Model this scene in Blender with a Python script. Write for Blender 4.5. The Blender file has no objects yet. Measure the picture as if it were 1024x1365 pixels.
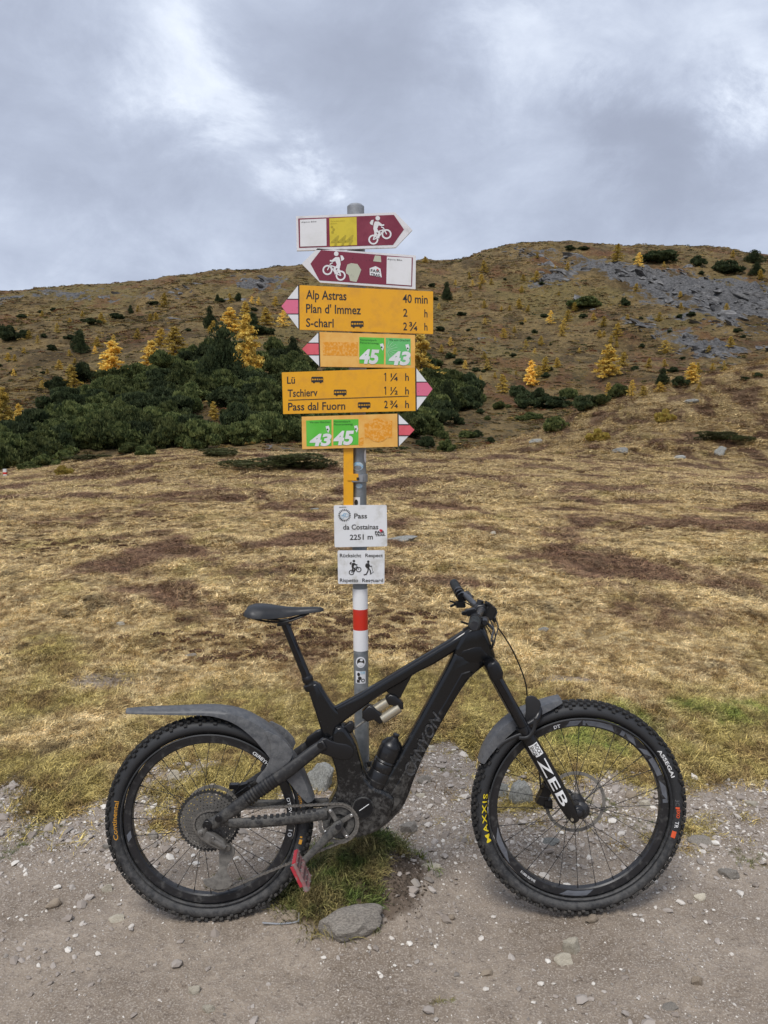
import bpy, bmesh, math, random
import numpy as np
from mathutils import Vector, Matrix
R = math.radians
random.seed(7); rng = np.random.default_rng(7)
S = bpy.context.scene
COL = S.collection

# ------------------------------------------------------------------ camera, world, sun
FPX = 1025.0; CH = 1.70
PITCH = math.atan((682.5-570)/FPX)
cam = bpy.data.objects.new('camera', bpy.data.cameras.new('camera')); COL.objects.link(cam)
cam.data.sensor_fit = 'HORIZONTAL'; cam.data.sensor_width = 36; cam.data.lens = 36*FPX/1024
cam.location = (0, 0, CH); cam.rotation_euler = (R(90)-PITCH, 0, 0)
cam.data.clip_start = 0.05; cam.data.clip_end = 6000
S.camera = cam
S.view_settings.view_transform = 'Standard'; S.view_settings.look = 'None'
S.view_settings.gamma = 1; S.view_settings.use_curve_mapping = False
S.view_settings.exposure = 0.92
SUN_EL, SUN_AZ = 58, 200          # degrees; azimuth clockwise from +Y
sun = bpy.data.objects.new('sun', bpy.data.lights.new('sun', 'SUN')); COL.objects.link(sun)
sun.data.energy = 1.45; sun.data.angle = R(22); sun.data.color = (1.0, .965, .92)
_d = Vector((math.sin(R(SUN_AZ))*math.cos(R(SUN_EL)), math.cos(R(SUN_AZ))*math.cos(R(SUN_EL)), math.sin(R(SUN_EL))))
sun.rotation_euler = _d.to_track_quat('Z', 'Y').to_euler()

cp, sp = math.cos(PITCH), math.sin(PITCH)
def ray(px, py):
    u = (px-512)/FPX; v = (682.5-py)/FPX
    return Vector((u, cp+v*sp, v*cp-sp))

class NT:
    """small helper round a node tree"""
    def __init__(s, nt): s.nt = nt; s.n = nt.nodes; s.l = nt.links
    def node(s, t, **k):
        x = s.n.new(t)
        for a, b in k.items(): setattr(x, a, b)
        return x
    def put(s, sock, v):
        if isinstance(v, bpy.types.NodeSocket): s.l.new(v, sock)
        elif v is not None:
            if sock.type == 'RGBA' and not isinstance(v, (int, float)) and len(v) == 3: v = (*v, 1)
            sock.default_value = v
    def math(s, op, a, b=None, c=None, clamp=False):
        x = s.node('ShaderNodeMath', operation=op, use_clamp=clamp)
        s.put(x.inputs[0], a)
        if b is not None: s.put(x.inputs[1], b)
        if c is not None: s.put(x.inputs[2], c)
        return x.outputs[0]
    def vm(s, op, a, b=None):
        x = s.node('ShaderNodeVectorMath', operation=op)
        s.put(x.inputs[0], a)
        if b is not None: s.put(x.inputs[1], b)
        return x.outputs['Value'] if op in ('DOT_PRODUCT', 'LENGTH', 'DISTANCE') else x.outputs[0]
    def mix(s, f, a, b, mode='MIX'):
        x = s.node('ShaderNodeMix', data_type='RGBA', blend_type=mode)
        s.put(x.inputs[0], f); s.put(x.inputs[6], a); s.put(x.inputs[7], b)
        return x.outputs[2]
    def rng(s, v, a, b, c=0.0, d=1.0, smooth=True):
        x = s.node('ShaderNodeMapRange', interpolation_type='SMOOTHSTEP' if smooth else 'LINEAR')
        for i, q in enumerate((v, a, b, c, d)): s.put(x.inputs[i], q)
        return x.outputs[0]
    def noise(s, vec, scale, detail=4, rough=.55, dist=0, color=False):
        x = s.node('ShaderNodeTexNoise')
        s.put(x.inputs['Vector'], vec); s.put(x.inputs['Scale'], scale); s.put(x.inputs['Detail'], detail)
        s.put(x.inputs['Roughness'], rough); s.put(x.inputs['Distortion'], dist)
        return x.outputs['Color' if color else 'Fac']
    def voro(s, vec, scale, feature='F1', out='Distance'):
        x = s.node('ShaderNodeTexVoronoi', feature=feature)
        s.put(x.inputs['Vector'], vec); s.put(x.inputs['Scale'], scale)
        return x.outputs[out]
    def sep(s, v):
        x = s.node('ShaderNodeSeparateXYZ'); s.put(x.inputs[0], v); return x.outputs
    def comb(s, a, b, c):
        x = s.node('ShaderNodeCombineXYZ')
        for i, q in enumerate((a, b, c)): s.put(x.inputs[i], q)
        return x.outputs[0]
    def pos(s): return s.node('ShaderNodeNewGeometry').outputs['Position']
    def obj(s): return s.node('ShaderNodeTexCoord').outputs['Object']
    def rand(s): return s.node('ShaderNodeObjectInfo').outputs['Random']
    def attr(s, name): return s.node('ShaderNodeAttribute', attribute_name=name).outputs['Fac']

# world: overcast cloud deck over a Nishita sky
W = bpy.data.worlds.new('World'); S.world = W; W.use_nodes = True
w = NT(W.node_tree); w.n.clear()
sky = w.node('ShaderNodeTexSky', sky_type='NISHITA', sun_disc=False, sun_elevation=R(SUN_EL), sun_rotation=R(SUN_AZ), altitude=2250)
dirv = w.node('ShaderNodeTexCoord').outputs['Generated']
dirv = w.vm('NORMALIZE', dirv)
x, y, z = w.sep(dirv)
zz = w.math('ADD', w.math('MAXIMUM', z, 0.0), 0.5)
plane = w.comb(w.math('DIVIDE', x, zz), w.math('DIVIDE', y, zz), 0.0)
f1 = w.noise(plane, 2.3, 9, .58, .5)
f2 = w.noise(plane, 6.0, 9, .62, .5)
warp = w.vm('ADD', dirv, w.vm('SCALE', w.vm('SUBTRACT', w.noise(plane, 4.2, 10, .66, .4, True), (.5, .5, .5)), None))
warp.node.inputs[1].links[0].from_node.inputs['Scale'].default_value = .25
warp = w.vm('NORMALIZE', warp)
tot = w.math('ADD', w.math('MULTIPLY', w.math('SUBTRACT', f1, .5), .95), w.math('MULTIPLY', w.math('SUBTRACT', f2, .5), .62))
for (px, py, amp, rad) in [(225, 95, .30, 80), (290, 165, .34, 55), (390, 235, .40, 34), (180, 20, .16, 80), (900, 40, .22, 110), (1015, 160, .46, 50),
                           (760, 80, .26, 70), (660, 70, .24, 60), (885, 185, -.40, 85), (810, 165, -.22, 55), (60, 150, -.24, 110), (500, 120, -.20, 90), (510, 20, -.10, 60), (760, 210, .1, 50), (620, 240, -.1, 110),
                           (960, 285, -.16, 90), (200, 270, -.16, 80), (370, 60, -.14, 60), (60, 350, .16, 120), (640, 330, .14, 100), (1000, 60, .14, 70)]:
    c = ray(px, py).normalized(); k = 1/(1-math.cos(math.atan(rad/FPX)))
    d = w.vm('DOT_PRODUCT', warp, tuple(c))
    g = w.math('EXPONENT', w.math('MULTIPLY', w.math('SUBTRACT', d, 1.0), k))
    tot = w.math('ADD', tot, w.math('MULTIPLY', g, amp))
ramp = w.node('ShaderNodeValToRGB'); w.put(ramp.inputs[0], w.math('ADD', w.math('MULTIPLY', tot, .8), .42))
cr = ramp.color_ramp; cr.interpolation = 'B_SPLINE'
cr.elements[0].position = 0.0; cr.elements[0].color = (.205, .228, .290, 1)
cr.elements[1].position = 1.0; cr.elements[1].color = (.62, .655, .71, 1)
for p, c in ((.25, (.235, .262, .330)), (.5, (.30, .335, .415)), (.72, (.43, .47, .545))):
    e = cr.elements.new(p); e.color = (*c, 1)
bg1 = w.node('ShaderNodeBackground'); w.put(bg1.inputs[0], sky.outputs[0]); bg1.inputs[1].default_value = .05
bg2 = w.node('ShaderNodeBackground'); w.put(bg2.inputs[0], ramp.outputs[0]); bg2.inputs[1].default_value = 1.0
mx = w.node('ShaderNodeMixShader'); mx.inputs[0].default_value = .94
w.l.new(bg1.outputs[0], mx.inputs[1]); w.l.new(bg2.outputs[0], mx.inputs[2])
w.l.new(mx.outputs[0], w.node('ShaderNodeOutputWorld').inputs[0])

# ------------------------------------------------------------------ materials
MATS = {}
def newmat(name):
    m = bpy.data.materials.new(name); m.use_nodes = True
    t = NT(m.node_tree); b = t.n['Principled BSDF']; MATS[name] = m
    return m, t, b
def bump(t, b, h, strength=.4, dist=.01):
    x = t.node('ShaderNodeBump'); x.inputs['Strength'].default_value = strength; x.inputs['Distance'].default_value = dist
    t.put(x.inputs['Height'], h); t.l.new(x.outputs[0], b.inputs['Normal'])
def surf(name, c1, c2=None, scale=30, lo=.45, hi=.65, rough=.5, rough2=None, metal=0, bmp=.15, bdist=.002, detail=5, spec=.5):
    """worn surface: base colour c1 with noise patches of c2"""
    m, t, b = newmat(name); v = t.obj()
    c2 = c2 or tuple(q*.8 for q in c1)
    n = t.noise(v, scale, detail, .62)
    f = t.rng(n, lo, hi)
    t.put(b.inputs['Base Color'], t.mix(f, c1, c2))
    t.put(b.inputs['Roughness'], t.rng(f, 0, 1, rough, rough2 if rough2 is not None else min(1, rough+.2), False))
    b.inputs['Metallic'].default_value = metal; b.inputs['Specular IOR Level'].default_value = spec
    if bmp: bump(t, b, n, bmp, bdist)
    return m
def dusty(name, c1, dirt, zlo, zhi, amount, rough, speck=260, blot=.58):
    """paint with mud dust and specks that get denser towards the bottom of the bike"""
    m, t, b = newmat(name); v = t.obj(); zc = t.sep(v)[2]
    low = t.rng(zc, zhi, zlo)
    n = t.noise(v, 46, 9, .74, .2); n2 = t.noise(v, speck, 3, .6)
    th = t.math('SUBTRACT', .72, t.math('MULTIPLY', low, amount))
    a = t.rng(n, t.math('SUBTRACT', th, .08), t.math('ADD', th, .22))
    sp_ = t.rng(n2, t.math('SUBTRACT', .74, t.math('MULTIPLY', low, .15)), .78)
    f = t.math('MAXIMUM', t.math('MULTIPLY', a, blot), t.math('MULTIPLY', sp_, .9), clamp=True)
    t.put(b.inputs['Base Color'], t.mix(f, c1, dirt))
    t.put(b.inputs['Roughness'], t.rng(f, 0, .7, rough, .85, False))
    bump(t, b, f, .25, .001)
    return m
dusty('frame_paint', (.006, .0065, .0075), (.17, .16, .145), .10, .85, .36, .20)
dusty('frame_panel', (.003, .003, .0035), (.14, .13, .115), .2, .95, .40, .30)
dusty('muddy_black', (.016, .016, .017), (.17, .16, .14), .0, .9, .44, .5)
dusty('fender', (.066, .069, .074), (.30, .295, .285), .50, 1.20, .34, .45, 200, .26)
dusty('fender_dusty', (.070, .074, .082), (.28, .275, .265), .5, 1.3, .36, .45, 200, .24)
dusty('black_satin', (.007, .007, .008), (.10, .095, .09), -.2, .6, .12, .34)
dusty('rubber', (.024, .025, .027), (.13, .125, .118), .0, .75, .30, .62, 150)
dusty('tread_rubber', (.022, .021, .020), (.115, .10, .082), .0, .9, .24, .8, 120)
dusty('drivetrain', (.105, .098, .088), (.27, .25, .22), .0, .7, .36, .45, 200)
surf('stanchion', (.006, .006, .007), (.008, .008, .009), rough=.08, bmp=0)
surf('rim_black', (.016, .016, .018), (.07, .068, .064), 40, .5, .75, rough=.38, bmp=.1)
surf('spoke_black', (.012, .012, .013), (.05, .05, .048), 50, rough=.4, bmp=0)
surf('rim_grey', (.13, .14, .16), (.10, .105, .12), 40, rough=.4, bmp=0)
surf('chain_steel', (.30, .29, .27), (.14, .125, .11), 160, .4, .7, rough=.35, metal=.75, bmp=.3)
surf('cog_steel', (.17, .16, .145), (.11, .10, .088), 90, .35, .65, rough=.45, metal=.6, bmp=.3)
surf('rotor_steel', (.22, .205, .18), (.14, .13, .115), 60, rough=.6, metal=.2, bmp=0)
surf('silver', (.62, .62, .62), (.45, .45, .44), 60, rough=.3, metal=.9, bmp=0)
surf('shock_gold', (.50, .45, .35), (.40, .36, .27), 60, rough=.28, metal=.7, bmp=0)
surf('pedal_red', (.42, .030, .045), (.24, .16, .14), 60, .5, .7, rough=.4, bmp=.2)
surf('pedal_pale', (.28, .12, .12), (.22, .19, .17), 70, .4, .65, rough=.5, bmp=.3)
surf('print_white', (.78, .78, .77), (.62, .61, .59), 90, .55, .8, rough=.45, bmp=0)
surf('print_yellow', (.80, .62, .02), (.6, .45, .03), 90, .55, .8, rough=.5, bmp=0)
surf('print_orange', (.62, .30, .035), (.40, .19, .03), 90, .5, .8, rough=.5, bmp=0)
surf('print_red', (.72, .10, .03), (.5, .08, .03), 90, .55, .8, rough=.5, bmp=0)
surf('print_grey', (.12, .12, .125), (.05, .05, .05), 120, .45, .6, rough=.5, bmp=0)
surf('print_dim', (.07, .07, .072), (.02, .02, .02), 160, .42, .55, rough=.5, bmp=0)
surf('grip_rubber', (.020, .020, .021), (.035, .045, .045), 200, rough=.75, bmp=.4)
surf('saddle_black', (.017, .018, .020), (.028, .029, .031), 25, rough=.42, bmp=.15)
surf('bar_grey', (.040, .042, .047), (.05, .052, .055), 25, rough=.25, bmp=0)
surf('bottle', (.010, .010, .011), (.06, .056, .05), 70, .58, .8, rough=.3, bmp=.1)
surf('sign_yellow', (.80, .385, .012), (.68, .32, .02), 26, .42, .75, rough=.38, bmp=.05)
surf('sign_yellow_pale', (.82, .47, .12), (.74, .36, .06), 18, .35, .7, rough=.4, bmp=.05)
surf('sign_worn', (.74, .29, .01), (.80, .42, .10), 120, .45, .6, rough=.5, bmp=.2)
surf('sign_white', (.76, .76, .77), (.66, .66, .65), 14, .4, .75, rough=.4, bmp=.05)
surf('sign_border', (.72, .71, .72), (.50, .49, .49), 22, .5, .75, rough=.42, bmp=.05)
surf('board_white', (.74, .75, .76), (.50, .49, .45), 16, .5, .78, rough=.4, bmp=.08)
surf('sign_maroon', (.185, .018, .042), (.235, .03, .06), 16, .4, .7, rough=.38, bmp=.05)
surf('sign_maroon_flecked', (.20, .022, .048), (.10, .012, .03), 150, .60, .68, rough=.42, bmp=.1)
surf('tip_red', (.72, .12, .15), (.62, .09, .11), 20, rough=.4, bmp=.05)
surf('tip_pink', (.70, .16, .26), (.5, .07, .13), 110, .62, .72, rough=.4, bmp=.05)
surf('sticker_yellow', (.66, .52, .035), (.58, .46, .03), 18, rough=.45, bmp=0)
surf('sticker_ochre', (.42, .33, .02), (.46, .36, .03), 18, rough=.45, bmp=0)
surf('sticker_beige', (.48, .49, .38), (.36, .36, .30), 40, .5, .8, rough=.7, bmp=.2)
surf('sticker_green', (.10, .50, .045), (.12, .53, .06), 14, rough=.4, bmp=0)
surf('sticker_mint', (.13, .50, .15), (.17, .54, .20), 14, rough=.4, bmp=0)
surf('sticker_blue', (.20, .42, .62), (.5, .6, .65), 90, .4, .6, rough=.5, bmp=0)
surf('sticker_ray', (.42, .74, .42), rough=.4, bmp=0)
surf('letter_black', (.022, .020, .020), (.04, .035, .03), 60, rough=.4, bmp=0)
surf('letter_green', (.02, .12, .02), rough=.4, bmp=0)
surf('band_white', (.78, .78, .78), (.66, .66, .65), 40, .55, .8, rough=.4, bmp=.05)
surf('band_red', (.58, .028, .012), (.52, .03, .02), 20, rough=.35, bmp=.05)
surf('zinc', (.215, .235, .25), (.30, .315, .325), 26, .42, .66, rough=.42, metal=.45, bmp=.15)
surf('zinc_light', (.36, .37, .385), (.28, .29, .30), 26, rough=.4, metal=.5, bmp=.1)
surf('marker_white', (.72, .72, .70), rough=.6)
surf('heart_red', (.60, .02, .05), rough=.5, bmp=0)

def rockmat(name, c1, c2, c3, scale):
    m, t, b = newmat(name); v = t.obj(); r_ = t.rand()
    n = t.noise(v, scale, 8, .65); n2 = t.noise(v, scale*5, 4, .7)
    c = t.mix(t.rng(n, .38, .62), c1, c2); c = t.mix(t.rng(n2, .60, .70), c, c3)
    t.put(b.inputs['Base Color'], t.mix(1.0, c, t.comb(*[t.rng(r_, 0, 1, .72, 1.12, False)]*3), 'MULTIPLY'))
    b.inputs['Roughness'].default_value = .9; b.inputs['Specular IOR Level'].default_value = .3
    bump(t, b, t.math('ADD', n, t.math('MULTIPLY', n2, .5)), .6, .02)
rockmat('stone_grey', (.23, .205, .175), (.40, .36, .305), (.13, .12, .105), 26)
rockmat('stone_pale', (.66, .60, .48), (.52, .46, .35), (.34, .28, .20), 22)
rockmat('stone_brown', (.34, .27, .20), (.42, .345, .26), (.20, .155, .12), 22)
rockmat('stone_lichen', (.36, .36, .33), (.19, .19, .175), (.56, .57, .52), 24)
rockmat('soil', (.075, .055, .038), (.13, .10, .07), (.04, .03, .022), 12)
def pebblemat():
    m, t, b = newmat('pebble'); r_ = t.rand()
    ramp = t.node('ShaderNodeValToRGB'); t.put(ramp.inputs[0], r_); cr = ramp.color_ramp
    cr.elements[0].color = (.24, .20, .165, 1); cr.elements[1].color = (.72, .68, .61, 1)
    for p, c in ((.35, (.32, .275, .235)), (.6, (.42, .375, .33)), (.74, (.19, .165, .14)), (.82, (.52, .47, .41))):
        e = cr.elements.new(p); e.color = (*c, 1)
    t.put(b.inputs['Base Color'], ramp.outputs[0]); b.inputs['Roughness'].default_value = .85
pebblemat()

def meadow_colour(t, v):
    """straw, rust and olive of the autumn turf, by place in the world"""
    X, Y, Z = t.sep(v)
    flat = t.comb(X, t.math('MULTIPLY', Y, .62), 0.0)
    n1 = t.noise(flat, .55, 5, .6, .4); n2 = t.noise(flat, 1.7, 5, .62, .3); n3 = t.noise(t.vm('ADD', flat, (31, 7, 0)), .9, 5, .6, .5)
    n4 = t.noise(v, 14, 4, .6)
    straw = t.mix(t.rng(n2, .35, .65), (.57, .41, .17), (.30, .185, .07))
    c = t.mix(t.rng(n4, .38, .66), straw, (.72, .57, .31))
    olive = t.mix(t.rng(n4, .35, .65), (.19, .155, .035), (.36, .285, .065))
    near = t.rng(Y, 6.5, 3.4)
    c = t.mix(t.math('MULTIPLY', t.rng(t.math('ADD', n3, t.math('MULTIPLY', near, .27)), .52, .72), .75), c, olive)
    n5 = t.noise(t.vm('ADD', flat, (9, 3, 0)), 5.5, 5, .65, .3)
    c = t.mix(t.math('MULTIPLY', t.rng(n5, .48, .60), .75), c, t.mix(t.rng(n4, .4, .6), (.16, .095, .042), (.29, .195, .07)))
    far = t.rng(Y, 5.0, 11.0)
    band = t.rng(t.math('ADD', n1, t.math('MULTIPLY', far, .05)), .54, .63)
    rust = t.mix(t.rng(n4, .4, .6), (.095, .042, .030), (.20, .105, .062))
    c = t.mix(t.math('MULTIPLY', band, .86), c, rust)
    dark = t.rng(t.noise(t.vm('ADD', flat, (3, 70, 0)), 2.6, 6, .7, .4), .53, .68)
    c = t.mix(t.math('MULTIPLY', dark, .7), c, (.085, .058, .032))
    g = None                                            # the two fresh green patches
    for (gx, gy, sx, sy) in ((1.25, 4.35, .75, .42), (2.05, 4.45, .50, .35), (1.1, 4.05, .4, .25)):
        dx = t.math('DIVIDE', t.math('SUBTRACT', X, gx), sx); dy = t.math('DIVIDE', t.math('SUBTRACT', Y, gy), sy)
        q = t.math('EXPONENT', t.math('MULTIPLY', t.math('ADD', t.math('MULTIPLY', dx, dx), t.math('MULTIPLY', dy, dy)), -1.0))
        g = q if g is None else t.math('MAXIMUM', g, q)
    g = t.rng(t.math('ADD', g, t.math('MULTIPLY', t.math('SUBTRACT', t.noise(flat, 4, 5, .7), .5), 2.4)), .40, 1.25)
    return t.mix(t.math('MULTIPLY', g, .75), c, t.mix(t.rng(n4, .35, .65), (.12, .19, .03), (.26, .29, .05)))

def grassmat(name, tint=1.0, green=None):
    m, t, b = newmat(name); v = t.pos(); r_ = t.rand()
    c = meadow_colour(t, v) if green is None else t.mix(t.rng(t.noise(v, 9, 3), .35, .65), green[0], green[1])
    h = t.rng(t.noise(v, 130, 2), .3, .7, .50*tint, 1.60*tint)
    c = t.mix(1.0, c, t.comb(h, h, h), 'MULTIPLY')
    isl = t.node('ShaderNodeNewGeometry').outputs['Random Per Island']
    k = t.math('MULTIPLY', t.rng(r_, 0, 1, .62, 1.32, False), t.rng(isl, 0, 1, .38, 1.55, False))
    c = t.mix(1.0, c, t.comb(k, k, k), 'MULTIPLY')
    t.put(b.inputs['Base Color'], c); b.inputs['Roughness'].default_value = .75; b.inputs['Specular IOR Level'].default_value = .25
grassmat('dry_grass', 1.12)
grassmat('green_grass', 1.0, ((.075, .105, .022), (.24, .19, .075)))

def groundmat():
    m, t, b = newmat('ground'); v = t.pos(); X, Y, Z = t.sep(v)
    dirt_a = t.attr('dirt'); rock_a = t.attr('rock'); hill_a = t.attr('hill')
    # path
    nA = t.noise(v, 2.6, 8, .68, .6); nB = t.noise(v, 28, 6, .65); nC = t.noise(v, 160, 3, .6)
    d = t.mix(t.rng(nA, .35, .65), (.185, .145, .108), (.345, .283, .220))
    d = t.mix(t.rng(nB, .40, .66), d, (.245, .200, .158))
    d = t.mix(t.rng(nC, .50, .66), d, (.40, .345, .285))
    d = t.mix(t.math('MULTIPLY', t.rng(t.noise(v, 60, 4, .7), .56, .70), .7), d, (.085, .065, .052))
    # turf ground
    me = t.mix(.55, meadow_colour(t, v), (.085, .062, .036))
    me = t.mix(1.0, me, t.comb(*[t.rng(t.noise(v, 60, 4, .7), .3, .7, .75, 1.25)]*3), 'MULTIPLY')
    # far slope
    so = t.attr('soil'); out_soil = so
    hv = t.comb(X, t.math('MULTIPLY', Y, .42), t.math('MULTIPLY', Z, 1.5))
    h1 = t.noise(hv, .018, 6, .6, .5); h2 = t.noise(hv, .09, 7, .68, .4); h3 = t.noise(hv, .75, 7, .75); h4 = t.noise(hv, .035, 5, .6, .6)
    c = t.mix(t.rng(h2, .38, .62), (.085, .056, .024), (.24, .165, .068))
    c = t.mix(t.math('MULTIPLY', t.rng(h1, .46, .62), .7), c, (.20, .155, .055))
    c = t.mix(t.math('MULTIPLY', t.rng(h4, .54, .64), .6), c, (.16, .062, .030))
    c = t.mix(t.math('MULTIPLY', t.rng(h3, .50, .62), .8), c, (.048, .042, .022))
    c = t.mix(t.math('MULTIPLY', t.rng(h3, .45, .34), .6), c, (.30, .22, .105)); h5 = t.noise(hv, 3.2, 4, .7); c = t.mix(t.math('MULTIPLY', t.rng(h5, .50, .62), .55), c, (.06, .045, .024))
    rk = t.mix(t.rng(h3, .34, .66), (.058, .057, .058), (.19, .187, .185))
    rk = t.mix(t.rng(t.noise(hv, 1.3, 6, .7), .52, .7), rk, (.065, .066, .07))
    rm = t.rng(t.math('ADD', rock_a, t.math('ADD', t.math('MULTIPLY', t.math('SUBTRACT', h2, .5), 2.6), t.math('MULTIPLY', t.math('SUBTRACT', h1, .5), 1.4))), .58, .74)
    c = t.mix(rm, c, rk)
    out = t.mix(hill_a, me, c)
    dm = t.rng(t.math('ADD', dirt_a, t.math('MULTIPLY', t.math('SUBTRACT', nB, .5), .7)), .40, .58)
    out = t.mix(dm, out, d)
    out = t.mix(t.math('MULTIPLY', t.rng(t.math('ADD', so, t.math('MULTIPLY', t.math('SUBTRACT', nB, .5), .8)), .25, .7), .85), out, t.mix(t.rng(nB, .4, .6), (.060, .042, .028), (.13, .095, .068)))
    t.put(b.inputs['Base Color'], out); b.inputs['Roughness'].default_value = .92; b.inputs['Specular IOR Level'].default_value = .2
    b1 = t.node('ShaderNodeBump'); b1.inputs['Strength'].default_value = .75; b1.inputs['Distance'].default_value = .012
    t.put(b1.inputs['Height'], t.math('ADD', nB, t.math('MULTIPLY', nC, .45)))
    b2 = t.node('ShaderNodeBump'); b2.inputs['Distance'].default_value = 1.6
    t.put(b2.inputs['Strength'], t.math('MULTIPLY', hill_a, .85)); t.put(b2.inputs['Height'], t.math('ADD', h3, h2))
    t.l.new(b1.outputs[0], b2.inputs['Normal']); t.l.new(b2.outputs[0], b.inputs['Normal'])
groundmat()

def heathmat():
    m, t, b = newmat('heath'); r_ = t.rand()
    ramp = t.node('ShaderNodeValToRGB'); t.put(ramp.inputs[0], r_); cr = ramp.color_ramp; cr.interpolation = 'CONSTANT'
    cr.elements[0].color = (.060, .050, .024, 1); cr.elements[1].position = .88; cr.elements[1].color = (.40, .28, .09, 1)
    for p, c in ((.16, (.12, .078, .036)), (.34, (.17, .075, .035)), (.46, (.14, .12, .04)), (.6, (.24, .165, .065)), (.76, (.055, .068, .028))):
        e = cr.elements.new(p); e.color = (*c, 1)
    isl = t.node('ShaderNodeNewGeometry').outputs['Random Per Island']; k = t.rng(isl, 0, 1, .6, 1.4, False)
    t.put(b.inputs['Base Color'], t.mix(1.0, ramp.outputs[0], t.comb(k, k, k), 'MULTIPLY')); b.inputs['Roughness'].default_value = .85; b.inputs['Specular IOR Level'].default_value = .15
heathmat()
def rustmat():
    m, t, b = newmat('rust_heath'); r_ = t.rand(); isl = t.node('ShaderNodeNewGeometry').outputs['Random Per Island']; k = t.rng(isl, 0, 1, .5, 1.5, False)
    c = t.mix(r_, (.095, .046, .026), (.20, .115, .058)); t.put(b.inputs['Base Color'], t.mix(1.0, c, t.comb(k, k, k), 'MULTIPLY')); b.inputs['Roughness'].default_value = .85
rustmat()
rockmat('crag', (.080, .078, .077), (.215, .21, .205), (.045, .044, .043), 3)
def leafmat(name, c1, c2, c3, spread=.35):
    m, t, b = newmat(name); r_ = t.rand(); v = t.obj()
    isl = t.node('ShaderNodeNewGeometry').outputs['Random Per Island']
    c = t.mix(t.rng(isl, .1, .9, smooth=False), c1, c2); c = t.mix(t.rng(t.noise(v, 5.5, 3), .44, .58), c, c3)
    k = t.rng(r_, 0, 1, 1-spread, 1+spread, False)
    t.put(b.inputs['Base Color'], t.mix(1.0, c, t.comb(k, k, k), 'MULTIPLY'))
    b.inputs['Roughness'].default_value = .7; b.inputs['Specular IOR Level'].default_value = .2
    tr = t.node('ShaderNodeBsdfTranslucent'); t.l.new(b.inputs['Base Color'].links[0].from_socket, tr.inputs[0]); ms = t.node('ShaderNodeMixShader'); ms.inputs[0].default_value = .35
    t.l.new(b.outputs[0], ms.inputs[1]); t.l.new(tr.outputs[0], ms.inputs[2]); t.l.new(ms.outputs[0], t.n['Material Output'].inputs[0])
leafmat('larch_gold', (.84, .59, .12), (.68, .45, .085), (.78, .60, .17))
leafmat('larch_pale', (.60, .42, .08), (.44, .31, .06), (.52, .38, .10), .25)
leafmat('pine_green', (.040, .058, .020), (.085, .108, .036), (.16, .18, .062), .35)
leafmat('pine_dark', (.024, .038, .017), (.052, .070, .030), (.080, .10, .042), .25)
leafmat('juniper', (.085, .105, .040), (.13, .135, .055), (.10, .095, .045), .2)
leafmat('bush_yellow', (.46, .38, .09), (.34, .26, .06), (.42, .30, .08), .2)
surf('bark', (.09, .07, .055), (.16, .13, .10), 12, rough=.9, bmp=.4, bdist=.02)
M = MATS

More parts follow.
